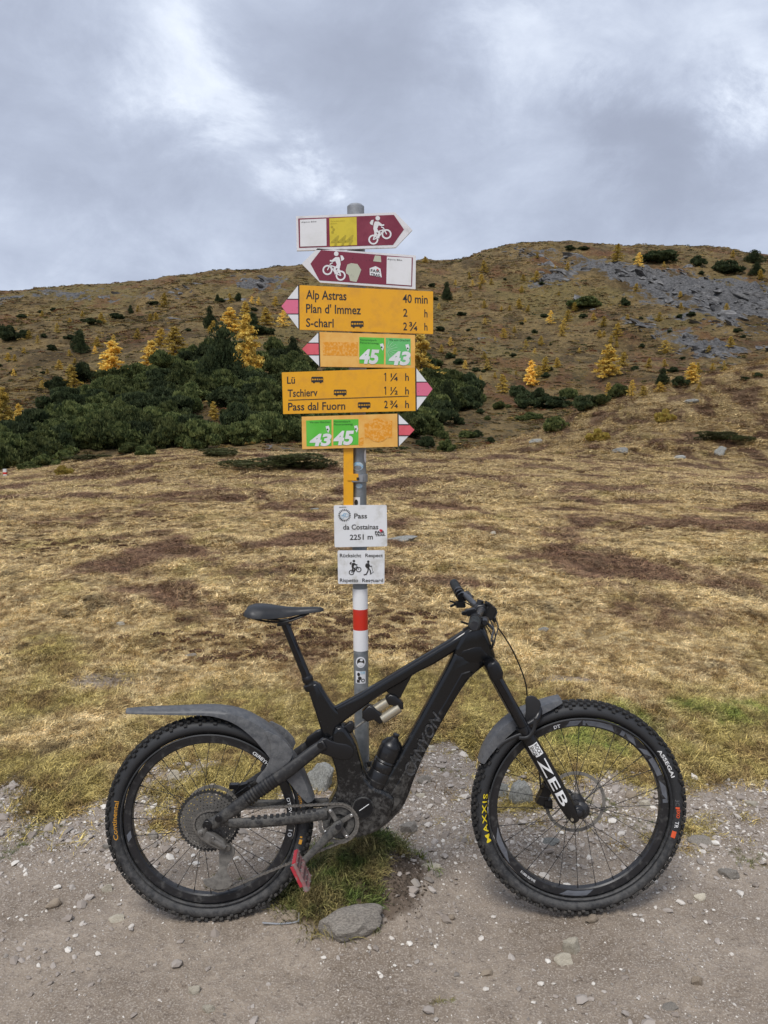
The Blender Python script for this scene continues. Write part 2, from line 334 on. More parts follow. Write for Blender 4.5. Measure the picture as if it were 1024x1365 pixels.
# ------------------------------------------------------------------ mesh helper
class MB:
    def __init__(s): s.v = []; s.f = []; s.m = []
    def add(s, vs, fs, mi=0):
        o = len(s.v); s.v += [tuple(q) for q in vs]; s.f += [tuple(i+o for i in f) for f in fs]; s.m += [mi]*len(fs)
    def box(s, c, d, rot=None, mi=0):
        vs = [Vector((a*d[0]/2, b*d[1]/2, e*d[2]/2)) for e in (-1, 1) for b in (-1, 1) for a in (-1, 1)]
        if rot is not None: vs = [rot @ q for q in vs]
        c = Vector(c)
        s.add([q+c for q in vs], [(0, 2, 3, 1), (4, 5, 7, 6), (0, 1, 5, 4), (2, 6, 7, 3), (0, 4, 6, 2), (1, 3, 7, 5)], mi)
    def tube(s, pts, r, seg=12, ref=(0, 1, 0), k=1.0, closed=False, mi=0):
        """r: radius (scalar or list), k: radius along ref as a multiple (scalar or list)"""
        pts = [Vector(p) for p in pts]; n = len(pts)
        rr = r if isinstance(r, (list, tuple)) else [r]*n
        kk = k if isinstance(k, (list, tuple)) else [k]*n
        vs = []
        for i, p in enumerate(pts):
            if closed: t = pts[(i+1) % n]-pts[i-1]
            else: t = pts[min(i+1, n-1)]-pts[max(i-1, 0)]
            t.normalize(); a = Vector(ref); a = a-t*a.dot(t)
            if a.length < 1e-3: a = t.orthogonal()
            a.normalize(); b = t.cross(a)
            for j in range(seg):
                th = 2*math.pi*j/seg
                vs.append(p+a*(math.cos(th)*rr[i]*kk[i])+b*(math.sin(th)*rr[i]))
        fs = []
        for i in range(n if closed else n-1):
            q = (i+1) % n
            for j in range(seg):
                e = (j+1) % seg
                fs.append((i*seg+j, i*seg+e, q*seg+e, q*seg+j))
        if not closed: fs += [tuple(range(seg-1, -1, -1)), tuple(range((n-1)*seg, n*seg))]
        s.add(vs, fs, mi)
    def lathe(s, prof, c, axis=(0, 1, 0), seg=48, a0=0, a1=2*math.pi, closedprof=True, mi=0):
        """profile of (radius, along axis)"""
        ax = Vector(axis).normalized(); u = Vector((1, 0, 0)) if abs(ax.x) < .9 else Vector((0, 0, 1))
        u = (u-ax*u.dot(ax)).normalized(); w_ = ax.cross(u); c = Vector(c); full = abs(a1-a0-2*math.pi) < 1e-6
        n = seg if full else seg+1; k = len(prof); vs = []
        for i in range(n):
            th = a0+(a1-a0)*i/seg; d = u*math.cos(th)+w_*math.sin(th)
            for (r_, h) in prof: vs.append(c+d*r_+ax*h)
        fs = []
        for i in range(seg):
            q = (i+1) % n
            for j in range(k if closedprof else k-1):
                e = (j+1) % k; fs.append((i*k+j, q*k+j, q*k+e, i*k+e))
        if not full: fs += [tuple(range(k)), tuple(range((n-1)*k+k-1, (n-1)*k-1, -1))]
        s.add(vs, fs, mi)
    def prism(s, front, back, mi=0):
        n = len(front)
        s.add(list(front)+list(back), [tuple(range(n)), tuple(range(2*n-1, n-1, -1))]+[(i, n+i, n+(i+1) % n, (i+1) % n) for i in range(n)], mi)
    def build(s, name, mat, parent=None, smooth=40, bevel=0, tags=None):
        me = bpy.data.meshes.new(name); me.from_pydata(s.v, [], s.f)
        bm = bmesh.new(); bm.from_mesh(me); 
        bmesh.ops.recalc_face_normals(bm, faces=bm.faces)
        for f, mi in zip(bm.faces, s.m): f.material_index = mi
        if bevel:
            es = [e for e in bm.edges if len(e.link_faces) == 2 and e.calc_face_angle(0) > .6]
            bmesh.ops.bevel(bm, geom=es, offset=bevel, segments=2, affect='EDGES', clamp_overlap=True)
        bm.to_mesh(me); bm.free()
        for q in (mat if isinstance(mat, (list, tuple)) else [mat]): me.materials.append(M[q] if isinstance(q, str) else q)
        if smooth:
            me.shade_smooth(); me.set_sharp_from_angle(angle=R(smooth))
        o = bpy.data.objects.new(name, me); COL.objects.link(o)
        if parent is not None: o.parent = parent
        for k_, v_ in (tags or {}).items(): o[k_] = v_
        return o
def tag(o, label=None, cat=None, group=None, kind=None):
    if label: o['label'] = label
    if cat: o['category'] = cat
    if group: o['group'] = group
    if kind: o['kind'] = kind
    return o
def empty(name, loc=(0, 0, 0), label=None, cat=None, group=None):
    o = bpy.data.objects.new(name, None); COL.objects.link(o); o.location = loc; o.empty_display_size = .1
    return tag(o, label, cat, group)
def link_copy(o, parent=None):
    c = o.copy(); COL.objects.link(c)
    if parent is not None: c.parent = parent
    return c

# vectorised gradient-ish noise
_perm = rng.permutation(4096)
_val = rng.random(4096)*2-1
def _h(i, j): return _val[_perm[(i+_perm[j & 4095]) & 4095]]
def vnoise(x, y):
    xi = np.floor(x).astype(np.int64); yi = np.floor(y).astype(np.int64)
    fx = x-xi; fy = y-yi; fx = fx*fx*fx*(fx*(fx*6-15)+10); fy = fy*fy*fy*(fy*(fy*6-15)+10)
    a = _h(xi & 4095, yi); b = _h((xi+1) & 4095, yi); c = _h(xi & 4095, yi+1); d = _h((xi+1) & 4095, yi+1)
    return a+(b-a)*fx+(c-a)*fy+(a-b-c+d)*fx*fy
def fbm(x, y, wl, oct=4, g=.5):
    t = 0; a = 1; n = 0
    for i in range(oct):
        t = t+a*vnoise(x/wl+13.7*i, y/wl-7.1*i); n += a; a *= g; wl *= .5
        x, y = x*.8-y*.6, x*.6+y*.8
    return t/n
def sstep(x, a, b):
    t = np.clip((x-a)/(b-a), 0, 1); return t*t*(3-2*t)

# ------------------------------------------------------------------ terrain
def slope_of(py):
    v = (682.5-np.asarray(py, float))/FPX
    return (v*cp-sp)/(cp+v*sp)
T_PX = np.array([-600, -200, 0, 150, 300, 430, 520, 600, 700, 850, 1024, 1250, 1700.])
T_Y = np.array([.3, 6, 14, 25, 38, 52, 68, 90, 125, 180, 260, 380, 600, 800, 3500.])
T_R = {38: [640, 636, 632, 610, 603, 604, 605, 606, 612, 622, 632, 636, 640],
       52: [655, 652, 650, 632, 622, 622, 622, 618, 606, 585, 562, 540, 520],
       68: [650, 645, 640, 622, 612, 616, 618, 612, 584, 519, 480, 460, 440],
       90: [620, 615, 605, 600, 590, 600, 608, 612, 606, 555, 515, 490, 470],
       125: [575, 570, 565, 555, 540, 550, 570, 588, 588, 565, 532, 500, 480],
       180: [520, 515, 510, 500, 480, 490, 520, 545, 548, 535, 515, 490, 470],
       260: [470, 468, 465, 450, 440, 445, 470, 485, 490, 485, 475, 450, 440],
       380: [432, 430, 430, 420, 410, 410, 420, 425, 425, 410, 410, 400, 400]}
SKY_PX = [-600, -200, -10, 12, 50, 100, 150, 210, 240, 280, 350, 400, 520, 560, 600, 620, 640, 670, 700, 730, 760, 790, 830, 900, 960, 1000, 1024, 1250, 1700]
SKY_PY = [380, 388, 396, 399, 396, 392, 389, 383, 377, 371, 366, 362, 356, 353, 352, 346, 339, 332, 327, 326, 327, 330, 331, 333, 337, 343, 346, 352, 360]
_cols = np.arange(-600, 1701, 4.0)
_Z = np.zeros((len(T_Y), len(_cols)))
for i, Yn in enumerate(T_Y):
    if Yn <= 25:
        _Z[i] = 0 if Yn < 25 else np.interp(_cols, [-200, 0, 400, 1024], [-.25, -.2, .12, -.1])
    elif Yn in T_R: _Z[i] = CH+slope_of(np.interp(_cols, T_PX, T_R[int(Yn)]))*Yn
    elif Yn == 600: _Z[i] = CH+slope_of(np.interp(_cols, SKY_PX, SKY_PY))*Yn
    elif Yn == 800: _Z[i] = CH+slope_of(np.interp(_cols, SKY_PX, SKY_PY)+45)*Yn
    else: _Z[i] = 60
    if Yn != 600:
        k = np.exp(-np.linspace(-2, 2, 21)**2); k /= k.sum()
        _Z[i] = np.convolve(np.pad(_Z[i], 10, 'edge'), k, 'valid')
_ly = np.log(T_Y); _fine = np.linspace(_ly[0], _ly[-1], 900)
_tan = np.zeros_like(_Z)
_dl = (_Z[1:]-_Z[:-1])/(_ly[1:]-_ly[:-1])[:, None]
_s = _dl[:-1]*_dl[1:]
_tan[1:-1] = np.where(_s > 0, 2*_dl[:-1]*_dl[1:]/np.where(np.abs(_dl[:-1]+_dl[1:]) < 1e-9, 1, _dl[:-1]+_dl[1:]), 0)
_seg = np.clip(np.searchsorted(_ly, _fine)-1, 0, len(_ly)-2)
_hh = (_ly[_seg+1]-_ly[_seg])[:, None]; _t = ((_fine-_ly[_seg])[:, None])/_hh
_TAB = ((1+2*_t)*(1-_t)**2*_Z[_seg]+_t*(1-_t)**2*_hh*_tan[_seg]+_t*_t*(3-2*_t)*_Z[_seg+1]+_t*_t*(_t-1)*_hh*_tan[_seg+1])

def zone(X, Y):
    """pixel column and forward distance used to look the land up"""
    r = np.hypot(X, Y); a = np.arctan2(X, Y); ac = np.clip(a, -1.0, 1.0)
    return 512+FPX*np.tan(ac)*1.008, np.maximum(r*np.cos(np.clip(a, -.8, .8)), .31), a, r
def rockmask(X, Y):
    px, D, a, r = zone(X, Y)
    i = np.clip((np.log(D)-_fine[0])/(_fine[-1]-_fine[0])*899, 0, 898.999); j = np.clip((px+600)/4, 0, len(_cols)-1.001)
    z = _TAB[i.astype(int), j.astype(int)]
    sl = (z-CH)/D; v = (sl*cp+sp)/(cp-sl*sp); py = 682.5-v*FPX
    def el(cx, cy, sx, sy, k=0): 
        dy = py-cy-k*(px-cx); return np.exp(-((px-cx)/sx)**2-(dy/sy)**2)
    m = 1.0*el(930, 395, 110, 28, .16)+.85*el(810, 365, 80, 15, .30)+.6*el(1010, 405, 60, 36)+.55*el(880, 445, 100, 24, .25)+.5*el(960, 470, 60, 14)
    m += .85*el(733, 372, 30, 15)+.4*el(640, 455, 26, 22)+.7*el(700, 345, 30, 10)
    m += .7*el(100, 398, 70, 7, -.05)+.9*el(345, 378, 38, 9)+.7*el(225, 393, 45, 7, -.15)+.5*el(240, 428, 36, 10, -.4)+.45*el(150, 440, 50, 8)+.7*el(5, 410, 22, 8)
    m += .5*el(290, 407, 50, 8)
    return m*(D > 150), px, py, D, a, r
def dirtmask(X, Y):
    e = 3.30+.42*np.exp(-(X/1.5)**2)+.50*fbm(X+5, Y, .9, 3)+.60*fbm(X, Y+9, .30, 3)
    d = 1-sstep(Y, e-.42, e+.45)
    d = np.maximum(d, .85*np.exp(-((X-1.75)/.75)**2-((Y-3.35)/.28)**2))
    d = np.maximum(d, .62*np.exp(-((X+1.9)/.45)**2-((Y-5.1)/.35)**2))
    d = np.maximum(d, .75*np.exp(-((X-1.25)/.35)**2-((Y-5.05)/.10)**2))
    return d
POLE = Vector((-.071, 2.768, 0))
def mound(X, Y):
    dx = X+.13; dy = Y-2.66
    m = .115*np.exp(-(np.abs(dx)/.26)**2.6-(np.abs(dy)/.26)**2.6)
    m += .055*np.exp(-((X-.0)/.13)**2-((Y-2.78)/.12)**2)
    return m*(1+.25*fbm(X, Y, .12, 3))
def H(X, Y):
    X = np.asarray(X, float); Y = np.asarray(Y, float)
    m, px, py, D, a, r = rockmask(X, Y)
    i = np.clip((np.log(D)-_fine[0])/(_fine[-1]-_fine[0])*899, 0, 898.999); j = np.clip((px+600)/4, 0, len(_cols)-1.001)
    i0 = i.astype(int); j0 = j.astype(int); fi = i-i0; fj = j-j0
    z = (_TAB[i0, j0]*(1-fi)+_TAB[i0+1, j0]*fi)*(1-fj)+(_TAB[i0, j0+1]*(1-fi)+_TAB[i0+1, j0+1]*fi)*fj
    z = z*(1-.8*sstep(np.abs(a), 1.1, 2.6))
    mead = sstep(Y, 3.0, 4.2)*(1-sstep(D, 60, 100))
    z = z+mead*(.035*fbm(X, Y, 1.3, 3)+.045*fbm(X+50, Y, .38, 3)*(1-sstep(D, 12, 30))+.10*fbm(X, Y+70, 5.5, 2)*sstep(D, 5, 12))
    z = z+mead*sstep(D, 14, 34)*(.16*fbm(X, Y+20, 3.2, 3)*(.4+.6*sstep(px, 500, 900)))
    kn = sstep(D, 40, 52)*(1-sstep(D, 80, 110))
    z = z+kn*(.55*fbm(X, Y, 6, 4)+.22*fbm(X, Y, 1.8, 3))
    far = sstep(D, 90, 200)
    z = z+far*(2.8*fbm(X, Y, 42, 2)*(1-sstep(D, 480, 580)*.75)+2.0*fbm(X, Y*.6, 15, 4)+.7*fbm(X, Y*.6, 5, 3))
    rd = 1-2*np.abs(fbm(X, Y, 26, 4, .55))
    z = z+m*far*(5.5*(rd-.45)+2.4*fbm(X+9, Y, 7, 3))
    z = z+.020*fbm(X, Y, .5, 4)*(1-sstep(D, 5, 9))+.007*fbm(X, Y, .08, 3)*(1-sstep(D, 4, 7))
    z = z-.006*sstep(dirtmask(X, Y), .3, .7)*(D < 9)
    return z+mound(X, Y)
def Hs(x_, y_): return float(H(np.array([x_]), np.array([y_]))[0])
_YS = np.geomspace(1.0, 900, 2600)
def hit(px, py, ymin=1.2):
    d = ray(px, py); t = _YS[_YS > ymin]/d.y
    X = d.x*t; Y = d.y*t; Zr = CH+d.z*t; hz = H(X, Y)
    k = np.argmax(Zr < hz)
    if not (Zr < hz).any(): k = len(t)-60 if len(t) > 60 else 0; k = int(np.argmin(Zr[Y < 640]-hz[Y < 640]))
    return Vector((float(X[k]), float(Y[k]), float(hz[k])))

ang = np.concatenate([np.linspace(-34, 34, 620), np.arange(36, 326, 3.0)])
ang = np.radians(ang)
rad = np.concatenate([[.02], np.geomspace(.5, 1.8, 12)[:-1], np.geomspace(1.8, 40, 330)[:-1], np.geomspace(40, 640, 430)[:-1], np.geomspace(640, 4000, 40)])
A_, R_ = np.meshgrid(ang, rad)
X_ = R_*np.sin(A_); Y_ = R_*np.cos(A_); Z_ = H(X_, Y_)
nr, na = A_.shape
me = bpy.data.meshes.new('ground')
me.vertices.add(nr*na); me.vertices.foreach_set('co', np.stack([X_, Y_, Z_], -1).ravel())
ii, jj = np.meshgrid(np.arange(nr-1), np.arange(na), indexing='ij'); j2 = (jj+1) % na
quads = np.stack([ii*na+jj, ii*na+j2, (ii+1)*na+j2, (ii+1)*na+jj], -1).reshape(-1, 4)[:, ::-1]
nq = len(quads)
me.loops.add(nq*4); me.loops.foreach_set('vertex_index', quads.ravel().astype(np.int32))
me.polygons.add(nq); me.polygons.foreach_set('loop_start', np.arange(0, nq*4, 4, dtype=np.int32))
me.update(); me.shade_smooth()
mk, px_, py_, D_, a_, r_ = rockmask(X_, Y_)
kn_rock = .75*np.exp(-((px_-800)/60)**2-((py_-548)/7)**2)*(D_ > 45)*(D_ < 90)
kn_rock += .8*(D_ > 44)*(D_ < 90)*sstep(fbm(X_, Y_, 2.2, 3), .38, .5)
for nm, arr in (('dirt', dirtmask(X_, Y_)*(r_ < 9)*(1-.75*sstep(mound(X_, Y_), .02, .06)*(1-sstep(X_, -.08, .02)))), ('rock', mk+kn_rock), ('soil', sstep(mound(X_, Y_), .02, .07)*(r_ < 5)), ('hill', sstep(D_+6*fbm(X_, Y_, 9, 3), 74, 92))):
    at = me.attributes.new(nm, 'FLOAT', 'POINT'); at.data.foreach_set('value', arr.ravel().astype(np.float32))
me.materials.append(M['ground'])
ground = bpy.data.objects.new('ground', me); COL.objects.link(ground); tag(ground, kind='structure')

# ------------------------------------------------------------------ scatter by geometry nodes
def proto_collection(name, objs):
    c = bpy.data.collections.new(name)
    for o in objs:
        for k in list(o.users_collection): k.objects.unlink(o)
        c.objects.link(o)
    return c
def scatter(name, P, rot, scl, idx, coll, tags):
    me = bpy.data.meshes.new(name); me.vertices.add(len(P)); me.vertices.foreach_set('co', np.asarray(P, np.float32).ravel())
    a = me.attributes.new('rot', 'FLOAT_VECTOR', 'POINT'); a.data.foreach_set('vector', np.asarray(rot, np.float32).ravel())
    a = me.attributes.new('scl', 'FLOAT_VECTOR', 'POINT'); a.data.foreach_set('vector', np.asarray(scl, np.float32).ravel())
    a = me.attributes.new('idx', 'INT', 'POINT'); a.data.foreach_set('value', np.asarray(idx, np.int32))
    o = bpy.data.objects.new(name, me); COL.objects.link(o)
    g = bpy.data.node_groups.new(name, 'GeometryNodeTree')
    g.interface.new_socket('Geometry', in_out='INPUT', socket_type='NodeSocketGeometry')
    g.interface.new_socket('Geometry', in_out='OUTPUT', socket_type='NodeSocketGeometry')
    n = g.nodes; gi = n.new('NodeGroupInput'); go = n.new('NodeGroupOutput')
    ci = n.new('GeometryNodeCollectionInfo'); ci.inputs['Collection'].default_value = coll
    ci.inputs['Separate Children'].default_value = True; ci.inputs['Reset Children'].default_value = True
    ip = n.new('GeometryNodeInstanceOnPoints'); ip.inputs['Pick Instance'].default_value = True
    def att(nm, ty, sock):
        q = n.new('GeometryNodeInputNamedAttribute'); q.data_type = ty; q.inputs['Name'].default_value = nm
        g.links.new([s_ for s_ in q.outputs if s_.enabled][0], sock)
    g.links.new(gi.outputs[0], ip.inputs['Points']); g.links.new(ci.outputs[0], ip.inputs['Instance'])
    att('idx', 'INT', ip.inputs['Instance Index']); att('rot', 'FLOAT_VECTOR', ip.inputs['Rotation']); att('scl', 'FLOAT_VECTOR', ip.inputs['Scale'])
    g.links.new(ip.outputs[0], go.inputs[0])
    md = o.modifiers.new('scatter', 'NODES'); md.node_group = g
    for k_, v_ in tags.items(): o[k_] = v_
    return o

def blade_tuft(name, mat, n, length, width, spread, lie, seg=3):
    mb = MB(); r = random.Random(name)
    for _ in range(n):
        a = r.uniform(0, 6.283); L = length*r.uniform(.5, 1.1); x0 = r.gauss(0, spread); y0 = r.gauss(0, spread)
        d = Vector((math.cos(a), math.sin(a), 0)); sd = Vector((-d.y, d.x, 0)); el = r.uniform(*lie)
        p = Vector((x0, y0, -.006)); w0 = width*r.uniform(.6, 1.3); vs = []
        cur = r.uniform(.15, .6)
        for i in range(seg+1):
            ww = w0*(1-i/seg*.85)
            vs += [p-sd*ww/2, p+sd*ww/2+Vector((0, 0, ww*.3))]
            p = p+(d*math.cos(el)+Vector((0, 0, math.sin(el))))*L/seg
            el -= cur; p.z = max(p.z, .001)
        mb.add(vs, [(2*i, 2*i+1, 2*i+3, 2*i+2) for i in range(seg)])
    return mb.build(name, mat, smooth=0)
def pts_in_view(n, y0, y1, power=1.0, margin=1.08):
    """random ground points in the wedge seen from the path, thinner with distance"""
    u = rng.random(n); Y = (y0**power+(y1**power-y0**power)*u)**(1/power)
    X = (rng.random(n)*2-1)*.545*margin*Y
    return X, Y
tufts = [blade_tuft(f'grass_tuft_{i}', 'dry_grass', 26, .052, .0030, .020, (.1, 1.0)) for i in range(4)]
mats_ = [blade_tuft(f'grass_mat_{i}', 'dry_grass', 40, .105, .0065, .06, (.05, .7)) for i in range(4)]
far_ = [blade_tuft(f'grass_clump_{i}', 'dry_grass', 34, .20, .012, .16, (.05, .6), 2) for i in range(3)]
gt = proto_collection('grass protos', tufts+mats_+far_)
def lay(n, y0, y1, lo, hi, smin, smax, power, zs=1.0):
    X, Y = pts_in_view(n, y0, y1, power)
    keep = rng.random(n) > sstep(dirtmask(X, Y), .25, .75)*.985
    keep &= (mound(X, Y) < .02)
    bare = sstep(fbm(X, Y, .55, 3), .25, .6); keep &= rng.random(n) > bare*.75
    X, Y = X[keep], Y[keep]; Z = H(X, Y); k = len(X)
    s = rng.uniform(smin, smax, k)*(.75+.5*sstep(fbm(X+3, Y, .8, 3), -.4, .5))
    rot = np.stack([rng.uniform(-.15, .15, k), rng.uniform(-.15, .15, k), rng.uniform(0, 6.28, k)], -1)
    return np.stack([X, Y, Z], -1), rot, np.stack([s, s, s*rng.uniform(.5, 1.5, k)*zs], -1), rng.integers(lo, hi+1, k)
tus = [blade_tuft(f'tussock_grass_{i}', 'dry_grass', 60, .13, .0032, .028, (.35, 1.35), 4) for i in range(3)]
# names sort alphabetically inside the collection: clump 0-2, mat 3-6, tuft 7-10
L_ = [lay(64000, 2.95, 8.5, 7, 10, .8, 1.35, 1.3, .85), lay(64000, 7.0, 21, 3, 6, .8, 1.3, 1.3, .75), lay(52000, 18, 50, 0, 2, .8, 1.5, 1.15, .5), lay(34000, 45, 84, 0, 2, 1.4, 2.6, 1.0, .6)]
scatter('dry_grass', *[np.concatenate([l[i] for l in L_]) for i in range(4)], gt, dict(kind='stuff', label='short matted dry autumn grass covering the meadow', category='grass'))

# longer pale bents standing along the crest and here and there
bents = [blade_tuft(f'bent_{i}', 'dry_grass', 16, .34, .006, .05, (1.0, 1.5), 3) for i in range(2)]
X, Y = pts_in_view(2600, 3.8, 40, 1.4); kp = (fbm(X+11, Y, 2.0, 2) > .12) & (dirtmask(X, Y) < .3); X, Y = X[kp], Y[kp]; k = len(X)
s_ = rng.uniform(.22, .5, k)*(.6+.6*sstep(Y, 6, 20))
scatter('tall_grass', np.stack([X, Y, H(X, Y)], -1), np.stack([X*0, X*0, rng.uniform(0, 6.28, k)], -1), np.stack([s_]*3, -1), rng.integers(0, 2, k),
        proto_collection('bent protos', bents), dict(kind='stuff', label='longer straw coloured grass stalks standing out of the turf', category='grass'))
# green tufts on the mound at the foot of the post and sparse ones on the path
gr = [blade_tuft(f'green_tuft_{i}', 'green_grass', 24, .058, .0034, .014, (.5, 1.5), 4) for i in range(3)]
gc = proto_collection('green protos', gr)
n = 4200; X = -.15+rng.normal(0, .17, n); Y = 2.62+rng.normal(0, .14, n)
kp = (mound(X, Y) > .03) & (rng.random(n) < .12+.88*sstep(fbm(X, Y, .12, 2), -.1, .35)) & ~((X > -.02) & (Y < 2.74)); X, Y = X[kp], Y[kp]; k = len(X)
X2, Y2 = pts_in_view(9000, 2.1, 3.7, 1.2); q = (fbm(X2, Y2, .30, 2) > .46) & (np.hypot(X2, Y2) > 1.9) & (rng.random(9000) < .22+.5*(Y2 > 2.75)); X2, Y2 = X2[q], Y2[q]
X = np.concatenate([X, X2]); Y = np.concatenate([Y, Y2]); k2 = len(X)
s_ = np.concatenate([rng.uniform(.45, 1.35, k), rng.uniform(.22, .5, k2-k)])
scatter('green_grass', np.stack([X, Y, H(X, Y)], -1), np.stack([X*0, X*0, rng.uniform(0, 6.28, k2)], -1), np.stack([s_]*3, -1), rng.integers(0, 3, k2),
        gc, dict(kind='stuff', label='green and rusty grass tufts on the mound round the post', category='grass'))

# ------------------------------------------------------------------ stones
def stone_mesh(name, mat, sub, seed, flat=.6, rough=.22, size=1.0, c0=.24, c1=.40):
    r = random.Random(seed); bm = bmesh.new(); bmesh.ops.create_icosphere(bm, subdivisions=sub, radius=.5)
    off = Vector((r.random()*50, r.random()*50, r.random()*50)); from mathutils import noise as mn
    cuts = [(Vector((r.gauss(0, 1), r.gauss(0, 1), r.gauss(0, .7))).normalized(), r.uniform(c0, c1)) for _ in range(7)]
    for v in bm.verts:
        p = v.co.copy()
        for nrm, d in cuts:
            e = p.dot(nrm)-d
            if e > 0: p -= nrm*e*.9
        p *= 1+rough*(mn.noise(p*2.4+off))+rough*.4*mn.noise(p*7+off)
        p.z *= flat; v.co = p*size
    me = bpy.data.meshes.new(name); bm.to_mesh(me); bm.free(); me.shade_smooth(); me.set_sharp_from_angle(angle=R(32)); me.materials.append(M[mat])
    return me
def obj(name, me): o = bpy.data.objects.new(name, me); COL.objects.link(o); return o
pebs = [obj(f'pebble_{i}', stone_mesh('pebble', 'pebble', 1, 100+i, .65, .3)) for i in range(5)]
pc = proto_collection('pebble protos', pebs)
n = 210000; Y = 1.55+rng.random(n)**.9*2.75; X = (rng.random(n)*2-1)*.6*Y
dm = dirtmask(X, Y); cl = fbm(X, Y, .45, 3)
kp = (rng.random(n) < sstep(dm, .2, .8)*(.10+.42*sstep(cl, -.05, .5)+.5*sstep(Y, 2.45, 3.1))) & ((mound(X, Y) < .03) | (rng.random(n) < .06) | ((X > -.04) & (rng.random(n) < .5))); X, Y = X[kp], Y[kp]; k = len(X)
s_ = np.clip(.0036*np.exp(rng.normal(0, .58, k)), .0018, .022)*(1+.8*sstep(Y, 2.5, 3.2))
Z = H(X, Y)+s_*.05
scatter('gravel', np.stack([X, Y, Z], -1), rng.uniform(-.5, 6.28, (k, 3))*np.array([.08, .08, 1]), np.stack([s_, s_*rng.uniform(.6, 1, k), s_*rng.uniform(.6, 1.1, k)], -1), rng.integers(0, 5, k),
        pc, dict(kind='stuff', label='fine pale gravel and grit trodden into the dirt path', category='gravel'))
n = 17000; X, Y = pts_in_view(n, 1.9, 4.4, 1.2); cl = fbm(X+4, Y, .5, 3)
kp = (rng.random(n) < sstep(dirtmask(X, Y), .3, .9)*(.015+.2*sstep(cl, .05, .5)+.50*sstep(Y, 2.55, 3.1))) & ((mound(X, Y) < .05) | (X > -.03)); X, Y = X[kp], Y[kp]; k = len(X); s_ = np.clip(.017*np.exp(rng.normal(0, .62, k)), .008, .07)
scatter('small_stones', np.stack([X, Y, H(X, Y)+s_*.12], -1), rng.uniform(0, 6.28, (k, 3))*np.array([.06, .06, 1]), np.stack([s_, s_*.75, s_*.6], -1), rng.integers(0, 5, k),
        pc, dict(kind='stuff', label='small loose stones scattered over the path edge', category='gravel'))

rock_variants = {m_: [stone_mesh('rock', m_, 4, 7*i+len(m_), .62, .26) for i in range(3)] for m_ in ('stone_grey', 'stone_pale', 'stone_brown', 'stone_lichen')}
